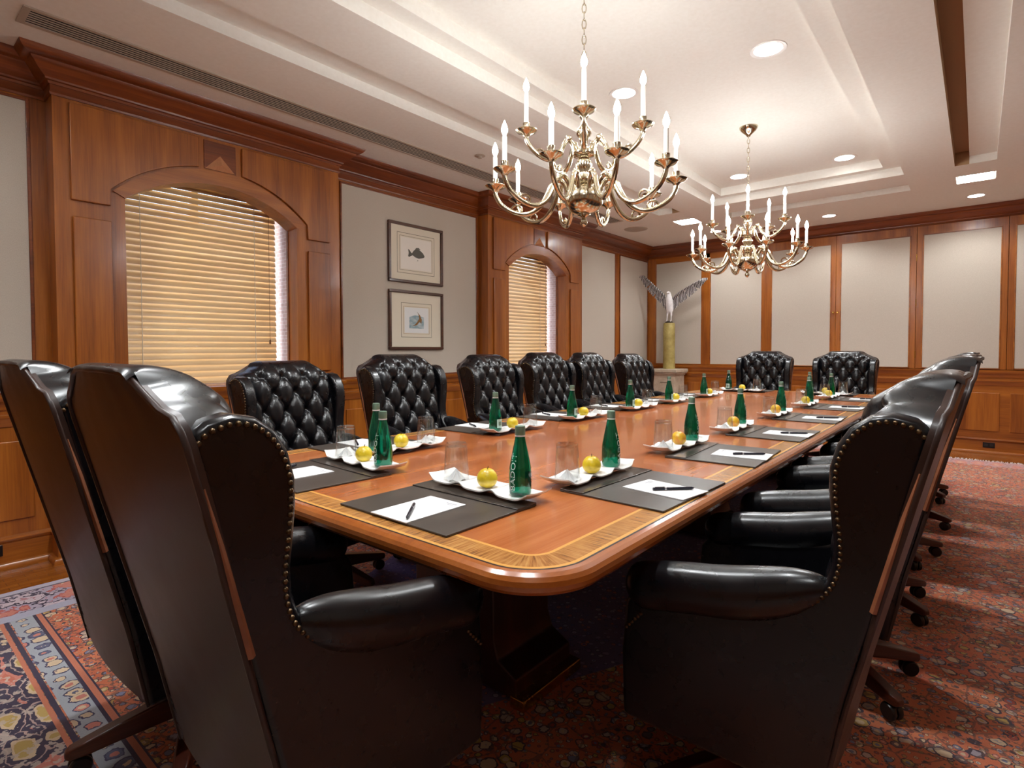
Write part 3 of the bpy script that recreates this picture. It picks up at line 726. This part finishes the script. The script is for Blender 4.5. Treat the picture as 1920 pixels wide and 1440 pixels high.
    nailpts = [(-.363, 1.050), (-.352, 1.062), (-.336, 1.068), (-.312, 1.073), (-.284, 1.066), (-.258, 1.046), (-.239, 1.016), (-.227, .975), (-.226, .93), (-.230, .88), (-.235, .83), (-.233, .782), (-.221, .741), (-.196, .706), (-.150, .672), (-.10, .645)]
    for sx in (-1, 1):
        m = MB().prism(O, lambda y, z: (sx * (xo(z) - .058), y, z), lambda y, z: (sx * xo(z), y, z))
        m.build('wing', LEA, root, bevel=.015, seg=4)
        ctl = [(-.212, .734), (-.165, .715), (-.10, .690), (-.02, .668), (.09, .649), (.178, .631)]
        path = catmull([(sx * .262, y, z) for y, z in ctl], 10); e = path[-1]
        cap = [(e.x, e.y + .052 * math.sin(g), e.z - .012 * math.sin(g)) for g in [PI / 2 * k / 6 for k in range(1, 7)]]
        full = [tuple(p) for p in path] + cap; nF = len(full); nP = len(path)
        def ra(t, base):
            i = t * (nF - 1)
            if i <= nP - 1: return base * (.28 + .72 * (1 - (1 - min(1, i / (nP - 1) / .62)) ** 2.4))
            return max(.004, base * math.cos(PI / 2 * (i - nP + 1) / 6.2))
        MB().tube(full, lambda t: ra(t, .050), 30, ry=lambda t: ra(t, .058)).build('armrest', LEA, root, smooth=85)
        # nailheads
        C = catmull([(0, y, z) for y, z in nailpts], 30); m = MB(); acc = 0; last = C[0]; step = .0122
        def nail(y, z):
            x = sx * xo(z); V = []; F = []
            for r, hgt_ in ((.0049, 0), (.0042, .0023), (.0024, .0036)):
                for k in range(8): V.append((x + sx * hgt_, y + r * math.cos(k * PI / 4), z + r * math.sin(k * PI / 4)))
            V.append((x + sx * .0041, y, z))
            for i in range(2):
                for k in range(8): k2 = (k + 1) % 8; F.append((i * 8 + k, i * 8 + k2, i * 8 + 8 + k2, i * 8 + 8 + k))
            for k in range(8): F.append((16 + k, 16 + (k + 1) % 8, 24))
            m.add(V, F)
        nail(C[0].y, C[0].z)
        for p in C[1:]:
            d = (p - last).length; acc += d
            if acc >= step: nail(p.y, p.z); acc = 0
            last = p
        m.build('nailhead_trim', NAIL, root, smooth=80); m = MB()
        for k in range(6): nail(.188 + .008 * k, .562 - .009 * k)
        m.build('scroll_nailheads', NAIL, root, smooth=80)
        # protective strip on the rear corner
        a, b = Vector((sx * (xo(.98) + .002), -.358, .985)), Vector((sx * (xo(.71) + .002), -.29, .71))
        MB().tube([a, a.lerp(b, .5), b], .006, 4, up=(1, 0, 0), ry=.004).build('edge_strip', STRIP, root)
    MB().box((-.222, -.13, .37), (.222, .215, .475)).build('seat_cushion', LEA, root, bevel=.035, seg=5)
    MB().box((-.215, -.185, .285), (.215, .225, .375)).build('seat_base', LEA, root, bevel=.012)
    MB().box((-.11, -.12, .245), (.11, .10, .288)).lathe([(.045, .09), (.045, .125), (.028, .13), (.024, .25)], 16).build('pedestal', BLK, root, smooth=40)
    # five legs with casters
    R = .295
    for k in range(5):
        L = MB(); sec = [(.025, .082, .148, .028), (.10, .078, .138, .027), (.2, .072, .118, .026), (.27, .066, .102, .025), (.305, .064, .094, .021), (.318, .068, .086, .012)]
        V = []
        for r, z0, z1, w in sec: V += [(r, -w, z0), (r, w, z0), (r, w * .8, z1), (r, -w * .8, z1)]
        F = [(3, 2, 1, 0)] + [(i * 4 + j, i * 4 + (j + 1) % 4, i * 4 + 4 + (j + 1) % 4, i * 4 + 4 + j) for i in range(5) for j in range(4)] + [tuple(20 + j for j in range(4))]
        L.add(V, F); ang = math.radians(-79 + 72 * k)
        lg = L.build('leg', MAH, root, bevel=.006, seg=3, rot=(0, 0, ang))
        c = MB()
        for sy in (-.012, .012):
            o = len(c.v); c.lathe([(.008, -.009), (.024, -.009), (.028, -.004), (.028, .004), (.024, .009), (.008, .009)], 18); c.xform(Matrix.Translation((R - .012, sy, .036)) @ Matrix.Rotation(PI / 2, 4, 'X'), o)
        c.tube([(R, 0, .045), (R, 0, .075)], .007, 8); c.build('caster', BLK, lg, smooth=40)
    return root
proto = make_chair()
CHAIRS = []
ORD = ['first', 'second', 'third', 'fourth', 'fifth', 'sixth']
def place_chair(x, y, rz, label, group, swivel=0, drop=0):
    o = proto if not CHAIRS else copy_tree(proto)
    o.location = (x, y, .008); o.rotation_euler = (0, 0, rz); tag(o, label, 'chair', group); CHAIRS.append(o)
    for ch in o.children:
        if not ch.name.startswith(('leg', 'pedestal')): ch.location.z -= drop
    if swivel:
        for ch in o.children:
            if ch.name.startswith('leg'): ch.rotation_euler[2] += math.radians(swivel)
gN, gR, gL, gF = 'chairs at the near end', 'chairs along the right side', 'chairs along the window side', 'chairs at the far end'
place_chair(-1.130, .68, 0, 'large foreground black wingback chair with brown back, nearest on the left', gN, 20)
place_chair(-1.845, .672, 0, 'black wingback chair with brown back at the left edge of the photo', gN, 32)
RY = [1.51, 2.28, 3.04, 3.82, 4.62, 5.44]; LY = [1.53, 2.255, 3.10, 3.80, 4.49, 5.31]
for i, y in enumerate(RY):
    place_chair(-.425 + [-.008, .015, .012, 0, .01, 0][i], y, PI / 2 + math.radians([0, 2, -2, 1, -1, 0][i]), 'black wingback chair with nailhead trim, %s from the camera along the right side' % ORD[i], gR, [-18, 0, 12, -8, 25, 4][i], [.025, 0, 0, .01, 0, .006][i])
for i, y in enumerate(LY):
    place_chair(-2.47 - [.02, 0, 0, .01, 0, 0][i], y, -PI / 2 + math.radians([4, -1, 2, -2, 0, -2][i]), 'black tufted wingback chair, %s from the camera along the window side' % ORD[i], gL, [10, -14, 22, 5, -9, 0][i], [.034, .004, .012, 0, .004, .02][i])
place_chair(-1.86, 6.44, PI + math.radians(3), 'black tufted wingback chair at the far end, left one of the pair', gF, 9)
place_chair(-1.08, 6.44, PI - math.radians(1), 'black tufted wingback chair at the far end, right one of the pair', gF, -12)

# ------------------------------------------------------------------ place settings
def text_mesh(body, size):
    cu = bpy.data.curves.new('lettering', 'FONT'); cu.body = body; cu.size = size; cu.align_x = 'LEFT'; cu.resolution_u = 3
    o = bpy.data.objects.new('lettering', cu); COL.objects.link(o); bpy.context.view_layer.update()
    dg = bpy.context.evaluated_depsgraph_get(); me = bpy.data.meshes.new_from_object(o.evaluated_get(dg))
    V = [tuple(v.co) for v in me.vertices]; F = [tuple(p.vertices) for p in me.polygons]
    bpy.data.objects.remove(o); bpy.data.curves.remove(cu); bpy.data.meshes.remove(me); return V, F
BP = [(.002, .003), (.026, 0), (.031, .004), (.0325, .012), (.0325, .06), (.031, .08), (.0275, .10), (.0225, .125), (.0175, .148), (.0142, .165), (.0130, .176)]
def brad(z): return interp([(z_, r_) for r_, z_ in BP[2:]], z)
def make_bottle():
    root = empty('water_bottle', (0, 0, 0))
    MB().lathe(BP, 28).build('body', GREEN, root, smooth=60)
    MB().lathe([(.0136, .170), (.0148, .172), (.0148, .192), (.0142, .198), (.010, .199)], 24).build('cap', CAPM, root, smooth=40)
    MB().lathe([(.0150, .1685), (.0150, .1725)], 24).build('neck_ring', WHITE, root, smooth=40)
    V, F = text_mesh('BADOIT', .030); wd = max(v[0] for v in V) - min(v[0] for v in V); sc = .104 / wd
    W = []
    for x, y, _ in V:
        z = .016 + x * sc * 1.0; r = brad(z); a = (y * sc * .8 - .008) / max(r, .02); r += .0006
        W.append((r * math.sin(-a * -1) * -1, -r * math.cos(a), z))
    MB().add(W, F).build('lettering', WHITE, root)
    def lab(u, v):
        z = lerp(.018, .062, v); a = lerp(-.55, .55, u); r = brad(z) + .0006; return (r * math.sin(a), r * math.cos(a), z)
    MB().grid(lab, 8, 3).build('small_label', LABELM, root, smooth=60)
    def lab2(u, v):
        z = lerp(.030, .050, v); a = lerp(-.28, .28, u); r = brad(z) + .0011; return (r * math.sin(a), r * math.cos(a), z)
    MB().grid(lab2, 5, 2).build('label_mark', CAPM, root, smooth=60)
    return root
def make_apple(mat):
    root = empty('apple', (0, 0, 0)); prof = []
    for k in range(19):
        t = PI * k / 18; r = .0315 * math.sin(t) * (1 + .06 * math.cos(t)); z = .0305 - .0305 * math.cos(t)
        z -= .006 * math.exp(-(r / .007) ** 2) * (1 if k > 9 else -.5); prof.append((max(r, .0004), z))
    MB().lathe(prof, 24).build('fruit', mat, root, smooth=80)
    MB().tube([(0, 0, .05), (.001, 0, .058), (.004, .001, .066)], .0014, 6).build('stem', STEM, root)
    return root
def make_glass():
    root = MB().lathe([(.041, 0), (.0415, .002), (.0345, .112), (.032, .117), (.002, .118), (.002, .106), (.0325, .105), (.0395, .003), (.041, 0)], 32, cap=False).build('tumbler', TUMBLER, smooth=40)
    return root
def make_napkin():
    m = MB(); N_ = 28
    def f(u, v):
        a = 2 * PI * u; r = .031 * (1 - v); z = .004 + .034 * v ** 1.5 + .004 * math.sin(9 * a) * (1 - v) * v * 4 + .004 * math.sin(5 * a + 1) * (1 - v)
        return (r * math.cos(a) * (1 + .08 * math.sin(4 * a)), r * math.sin(a), max(z, .001))
    m.grid(f, N_, 8); return m.build('paper_napkin', WHITE, smooth=50)
def make_tray():
    m = MB(); L, W = .42, .125; nu, nv = 48, 8
    def f(u, v, t):
        s = (u * 3) % 1 if u < 1 else 1; w = 2 * v - 1
        lobe = abs(math.cos(PI * s)) ** 6
        z = .002 + .013 * lobe + .006 * w * w * (1 - lobe * .4) + (.008 * ((abs(2 * u - 1) - .9) / .1) if abs(2 * u - 1) > .9 else 0)
        wid = W / 2 * (1 - .13 * lobe) ; 
        return ((u - .5) * L, w * wid, z + t)
    m.grid(lambda u, v: f(u, v, .004), nu, nv); o = len(m.v); m.grid(lambda u, v: f(u, v, 0), nu, nv); w = nu + 1
    loop = [i for i in range(w)] + [j * w + nu for j in range(1, nv + 1)] + [nv * w + i for i in range(nu - 1, -1, -1)] + [j * w for j in range(nv - 1, 0, -1)]
    for a, b in zip(loop, loop[1:] + loop[:1]): m.f.append((a, b, o + b, o + a)); m.m.append(0)
    return m.build('wave_tray', PORC, smooth=50)
def make_pad():
    root = empty('desk_pad', (0, 0, 0))
    MB().box((-.215, -.172, 0), (.215, .172, .006)).build('pad', PADM, root, bevel=.002)
    MB().box((-.215, .088, .006), (.215, .172, .0095)).build('fold', PADF, root, bevel=.0015)
    return root
def make_note():
    root = empty('note_paper', (0, 0, 0))
    MB().box((-.072, -.105, 0), (.072, .105, .0025)).build('sheets', WHITE, root)
    m = MB(); m.box((.018, .082, .0025), (.058, .086, .0028)); m.box((.026, .074, .0025), (.05, .077, .0028)); m.build('letterhead', INK, root)
    return root
def make_pen():
    root = empty('ballpoint_pen', (0, 0, 0))
    MB().tube([(0, -.06, .005), (0, -.052, .005), (0, .03, .005), (0, .068, .005)], lambda t: .0045 if t > .2 else .0015 + .003 * t / .2, 10, up=(0, 0, 1)).build('barrel', PENM, root, smooth=50)
    MB().tube([(0, .026, .005), (0, .032, .005)], .0049, 10).tube([(0, .03, .0105), (0, .062, .0105)], .0009, 6).build('clip', SILV, root, smooth=50)
    return root
PROTO = {}
def inst(key, maker):
    if key not in PROTO: PROTO[key] = maker(); return PROTO[key]
    return copy_tree(PROTO[key])
def setting(cx, cy, rz, where, rot=0, dtray=.205, blush=False, paper=(0, -.055, 0), pen=(.02, -.05, -30), tw=0):
    """local +y points from the seat to the table middle"""
    M = Matrix.Translation((cx, cy, T)) @ Matrix.Rotation(rz + math.radians(rot), 4, 'Z'); Mt = Matrix.Translation((cx, cy, T)) @ Matrix.Rotation(rz + math.radians(tw), 4, 'Z')
    def put(o, x, y, z, a, label, cat, group, MM=M):
        o.location = MM @ Vector((x, y, z)); o.rotation_euler = (0, 0, rz + math.radians(a)); tag(o, label, cat, group)
    put(inst('pad', make_pad), 0, 0, 0.0003, rot, 'dark brown leather desk pad ' + where, 'desk pad', 'leather desk pads')
    put(inst('note', make_note), paper[0], paper[1], .0065, rot + paper[2], 'white note paper on the desk pad ' + where, 'paper', 'note papers on the desk pads')
    put(inst('pen', make_pen), pen[0], pen[1], .009, pen[2], 'dark pen lying on the note paper ' + where, 'pen', 'pens on the note papers')
    zt = .010
    put(inst('tray', make_tray), 0, dtray, zt, tw, 'white wavy three lobed porcelain tray ' + where, 'tray', 'wavy white trays', Mt)
    put(inst('bottle', make_bottle), .138, dtray, zt + .0088, tw, 'green glass water bottle ' + where, 'bottle', 'green water bottles', Mt)
    put(inst('appleb', lambda: make_apple(APPLER)) if blush else inst('apple', lambda: make_apple(APPLE)), .005, dtray - .002, zt + .0062, tw + 30, ('blushed yellow apple ' if blush else 'yellow apple ') + where, 'apple', 'yellow apples on the trays', Mt)
    put(inst('napkin', make_napkin), -.138, dtray, zt + .0072, tw, 'folded white paper napkin under the tumbler ' + where, 'napkin', 'paper napkins under the tumblers', Mt)
    put(inst('glass', make_glass), -.138, dtray, zt + .0105, tw, 'clear upturned glass tumbler ' + where, 'glass', 'upturned tumblers', Mt)
setting(-1.15, 1.053, 0, 'at the near end place closest to the camera', 0, .19, False, (.003, -.07, 0), (.02, -.115 + .0, 42), -3)
setting(-1.78, 1.05, 0, 'at the near end place toward the windows', -3, .19, False, (-.02, -.06, 2), (-.1, -.06, 30), -6)
PY = [1.605, 2.325, 3.05, 3.86, 4.68, 5.52]
for i, y in enumerate(PY):
    setting(-.797, y, PI / 2, 'at the %s right side place from the camera' % ORD[i], [-2, 3, 0, 1, 0, 0][i], .205 if i else .20, i in (1, 2, 3), (-.005, -.07, [-6, 2, 0, 2, 0, 0][i]), (.0, -.10, [45, 38, 30, 28, 33, 30][i]), [0, -2, 2, 0, 1, 0][i])
PL = [1.52, 2.28, 2.97, 3.70, 4.36, 5.10]
for i, y in enumerate(PL):
    setting(-2.10, y, -PI / 2, 'at the %s window side place from the camera' % ORD[i], [0, 2, -1, 1, 0, 0][i], .21, False, (.0, -.06, 0), (.03, -.07, -30), [2, -2, 0, 1, 0, 0][i])
setting(-1.84, 6.06, PI, 'at the far end, left of the two places', 0, .205, False, (0, -.06, 0), (.02, -.06, -40), 2)
setting(-1.08, 6.06, PI, 'at the far end, right of the two places', 0, .205, False, (0, -.06, 0), (.02, -.06, -40), 0)

# ------------------------------------------------------------------ framed prints
def picture(y0, y1, z0, z1, label, kind):
    yc, zc = (y0 + y1) / 2, (z0 + z1) / 2; hw, hh = (y1 - y0) / 2, (z1 - z0) / 2
    t = empty('framed_print', (XL + .006, yc, zc)); tag(t, label, 'picture', 'framed fish prints between the windows')
    m = MB(); b = .026
    for a in ((-hw, -hh, hw, -hh + b), (-hw, hh - b, hw, hh), (-hw, -hh + b, -hw + b, hh - b), (hw - b, -hh + b, hw, hh - b)): m.box((0, a[0], a[1]), (.028, a[2], a[3]))
    m.build('frame', wood('print_frame_wood', 1, lin(52, 28, 16), lin(76, 42, 24), lin(98, 58, 34)), t, bevel=.005)
    MB().box((.002, -hw + b, -hh + b), (.010, hw - b, hh - b)).build('mat_board', simple('mat_board', lin(222, 212, 192), .85), t)
    def lines(w, h, th, mat, name):
        mm = MB()
        for a in ((-w, -h, w, -h + th), (-w, h - th, w, h), (-w, -h, -w + th, h), (w - th, -h, w, h)): mm.box((.0098, a[0], a[1]), (.0108, a[2], a[3]))
        mm.build(name, mat, t)
    GR = simple('rule_line', lin(120, 112, 92), .8)
    if kind == 0:
        lines(.225, .185, .004, GR, 'outer_rule'); lines(.198, .158, .003, GR, 'inner_rule')
        MB().box((.0098, -.185, -.145), (.0105, .185, .145)).build('print_sheet', simple('print_sheet', lin(232, 226, 216), .85), t)
        F = simple('fish_ink', lin(98, 96, 88), .8)
        body = [(-.055, .0), (-.03, .03), (.0, .047), (.04, .042), (.08, .018), (.10, -.008), (.095, -.022), (.07, -.03), (.03, -.038), (-.01, -.032), (-.045, -.015), (-.085, -.035), (-.098, -.03), (-.09, 0), (-.098, .036), (-.085, .03)]
        m = MB().prism(body, lambda y, z: (.0104, y, z + .005), lambda y, z: (.0125, y, z + .005)); m.build('fish', F, t)
        MB().prism([(-.02, .04), (.0, .058), (.03, .062), (.05, .045), (.02, .044)], lambda y, z: (.0104, y, z + .005), lambda y, z: (.0122, y, z + .005)).build('fin', simple('fin_ink', lin(110, 108, 100), .8), t)
        MB().box((.0104, .012, -.058), (.0115, .022, -.05)).build('seal_mark', F, t)
    else:
        lines(.185, .160, .004, GR, 'outer_rule'); lines(.158, .128, .003, simple('rule_gold', lin(170, 140, 100), .8), 'inner_rule')
        MB().box((.0098, -.145, -.118), (.0105, .145, .118)).build('print_sheet', simple('print_sheet_b', lin(226, 226, 224), .85), t)
        N = NT('painted_water'); a = N.noise(N.coord(scale=(1, 18, 40)), 1, 3); N.set(Base_Color=N.ramp(a, [(.3, lin(120, 150, 160)), (.7, lin(190, 200, 200))]), Roughness=.8)
        MB().prism([(-.09, -.075), (.085, -.078), (.088, .03), (.05, .04), (-.02, .05), (-.088, .03)], lambda y, z: (.0104, y, z), lambda y, z: (.0112, y, z)).build('water', N.mat, t)
        MB().prism([(-.06, -.055), (-.03, -.045), (.0, -.02), (.03, .02), (.02, .06), (.005, .08), (.038, .05), (.06, .01), (.055, -.03), (.035, -.01), (.0, -.045)], lambda y, z: (.011, y, z), lambda y, z: (.0128, y, z)).build('leaping_fish', simple('fish_brown', lin(140, 100, 54), .7), t)
    return t
picture(3.137, 3.795, 1.81, 2.355, 'upper framed print of a grey fish between the arched windows', 0)
picture(3.137, 3.795, 1.193, 1.74, 'lower framed print of a leaping fish between the arched windows', 1)

# ------------------------------------------------------------------ outlets
def outlet(loc, rz, label):
    t = empty('wall_outlet', loc, rz); tag(t, label, 'outlet')
    MB().box((-.052, -.006, -.03), (.052, 0, .03)).build('plate', BLK, t, bevel=.002)
    m = MB()
    for sx in (-.024, .024): m.lathe([(.014, 0), (.014, .002), (.012, .003)], 16, (0, 0, 0)); 
    m = MB()
    for sx in (-.024, .024): m.box((sx - .014, -.008, -.014), (sx + .014, -.006, .014))
    m.build('socket', simple('socket_face', lin(40, 36, 36), .4), t, bevel=.002)
outlet((.112, YF - .026, .098), 0, 'black wall outlet in the baseboard of the far wall')
outlet((XL + .026, .475, .104), PI / 2, 'black wall outlet in the baseboard at the left edge')

# ------------------------------------------------------------------ pedestal, column and bird sculpture
PX, PYY = -3.60, 8.03
t = empty('stone_pedestal', (PX, PYY, 0)); tag(t, 'square beige stone pedestal in the far left corner', 'pedestal')
MB().box((-.17, -.17, .06), (.17, .17, .80)).build('shaft', STONE, t, bevel=.006)
m = MB()
for w, z0, z1 in ((.185, .80, .825), (.205, .825, .845), (.215, .845, .895)): m.box((-w, -w, z0), (w, w, z1))
m.build('cap', STONE, t, bevel=.008); MB().box((-.20, -.20, 0), (.20, .20, .06)).build('plinth', STONE, t, bevel=.006)
MB().box((-.06, -.174, .69), (.06, -.169, .70)).build('plaque', simple('plaque_dark', lin(90, 80, 66), .5), t)
tag(MB().lathe([(.088, 0), (.09, .02), (.086, .3), (.088, .5), (.084, .675), (.078, .692)], 28).build('round_column', ALAB, smooth=40, loc=(PX, PYY, .895)), 'yellowish round column standing on the stone pedestal', 'column')
t = empty('bird_sculpture', (PX, PYY, 1.587)); tag(t, 'white bird sculpture with spread dark wings on the yellow column', 'sculpture')
MB().lathe([(.055, 0), (.06, .01), (.045, .03), (.02, .036)], 14).build('perch', simple('perch_dark', lin(60, 50, 44), .6), t, smooth=50)
# body grown as one skinned figure
def skin(name, pts, edges, rad, mat, parent, sub=2):
    me = bpy.data.meshes.new(name); me.from_pydata(pts, edges, []); me.materials.append(mat); o = bpy.data.objects.new(name, me); COL.objects.link(o); o.parent = parent
    o.modifiers.new('skin', 'SKIN')
    if not me.skin_vertices: me.skin_vertices.new()
    for v, r in zip(me.skin_vertices[0].data, rad): v.radius = r if isinstance(r, tuple) else (r, r)
    me.skin_vertices[0].data[0].use_root = True
    s = o.modifiers.new('sub', 'SUBSURF'); s.levels = sub; s.render_levels = sub; me.polygons.foreach_set('use_smooth', [])
    o.modifiers['skin'].use_smooth_shade = True; return o
pts = [(0, 0, .27), (0, .012, .215), (0, -.01, .36), (0, -.015, .42), (0, -.02, .455), (0, -.05, .462), (0, -.085, .445), (-.028, .0, .165), (-.033, -.005, .08), (-.033, -.01, .03), (-.033, -.04, .028), (.028, .0, .165), (.033, -.005, .08), (.033, -.01, .03), (.033, -.04, .028), (0, .055, .16), (0, .09, .11)]
edges = [(0, 1), (0, 2), (2, 3), (3, 4), (4, 5), (5, 6), (1, 7), (7, 8), (8, 9), (9, 10), (1, 11), (11, 12), (12, 13), (13, 14), (1, 15), (15, 16)]
skin('body', pts, edges, [.06, .043, .056, .036, .033, .02, .006, .018, .008, .007, .007, .018, .008, .007, .007, .024, .02], BIRDW, t)
def wing(sx, tip, wrist, name='wing_feathers'):
    m = MB(); sh = Vector((sx * .045, .01, .36)); wr = Vector(wrist); tp = Vector(tip)
    lead = catmull([sh, (sh + wr) / 2 + Vector((0, 0, .012)), wr, (wr + tp) / 2 + Vector((0, 0, .008)), tp], 5)
    m.tube(lead, lambda t: .017 * (1 - t) + .005, 8)
    n = 17
    for k in range(n):
        u = k / (n - 1); i = int(u * (len(lead) - 1)); a = lead[i]
        dr = Vector((sx * lerp(.02, .75, u ** 1.3), .1, lerp(-1, .12, u ** 1.6))).normalized(); l = lerp(.17, .10, u)
        b = a + dr * l * .55 + Vector((0, .012, 0)); c = a + dr * l
        m.tube([a, b, c], lambda t: [.013, .019, .004][min(2, int(t * 2.01))], 6, up=(0, 1, 0), ry=.004) if False else m.tube([a, a.lerp(b, .5), b, c], lambda t: .012 + .016 * math.sin(PI * min(t, .92)), 8, up=(0, 1, 0), ry=.0035)
    m.build(name, WING, t, smooth=60)
wing(1, (.50, -.06, .60), (.26, -.02, .50)); wing(-1, (-.31, -.18, .70), (-.18, -.08, .54))

# ------------------------------------------------------------------ light and camera
w = bpy.data.worlds.new('sky'); scene.world = w; w.use_nodes = True
bg = w.node_tree.nodes['Background']; sky = w.node_tree.nodes.new('ShaderNodeTexSky'); sky.sky_type = 'NISHITA'; sky.sun_disc = False; sky.sun_elevation = math.radians(40); sky.sun_rotation = math.radians(200)
w.node_tree.links.new(sky.outputs[0], bg.inputs[0]); bg.inputs[1].default_value = .9

cam = bpy.data.cameras.new('camera'); co = bpy.data.objects.new('camera', cam); COL.objects.link(co); scene.camera = co
F_, CYp, PIT, YAW, ROLL = 1045.43, 686.07, .029149, .695918, -.0022053
cy, sy = math.cos(YAW), math.sin(YAW)
f = Vector((-sy, cy, 0)); r = Vector((cy, sy, 0)); u = Vector((0, 0, 1))
f, u = f * math.cos(PIT) - u * math.sin(PIT), u * math.cos(PIT) + f * math.sin(PIT)
r, u = r * math.cos(ROLL) + u * math.sin(ROLL), u * math.cos(ROLL) - r * math.sin(ROLL)
co.matrix_world = Matrix(((r.x, u.x, -f.x, 0), (r.y, u.y, -f.y, 0), (r.z, u.z, -f.z, 1.19), (0, 0, 0, 1)))
cam.sensor_fit = 'HORIZONTAL'; cam.sensor_width = 36; cam.lens = F_ / 1920 * 36; cam.shift_y = (CYp - 720) / 1920; cam.clip_start = .02
scene.view_settings.view_transform = 'Standard'; scene.view_settings.look = 'None'; scene.view_settings.gamma = 1; scene.view_settings.use_curve_mapping = False
scene.view_settings.exposure = 0.72
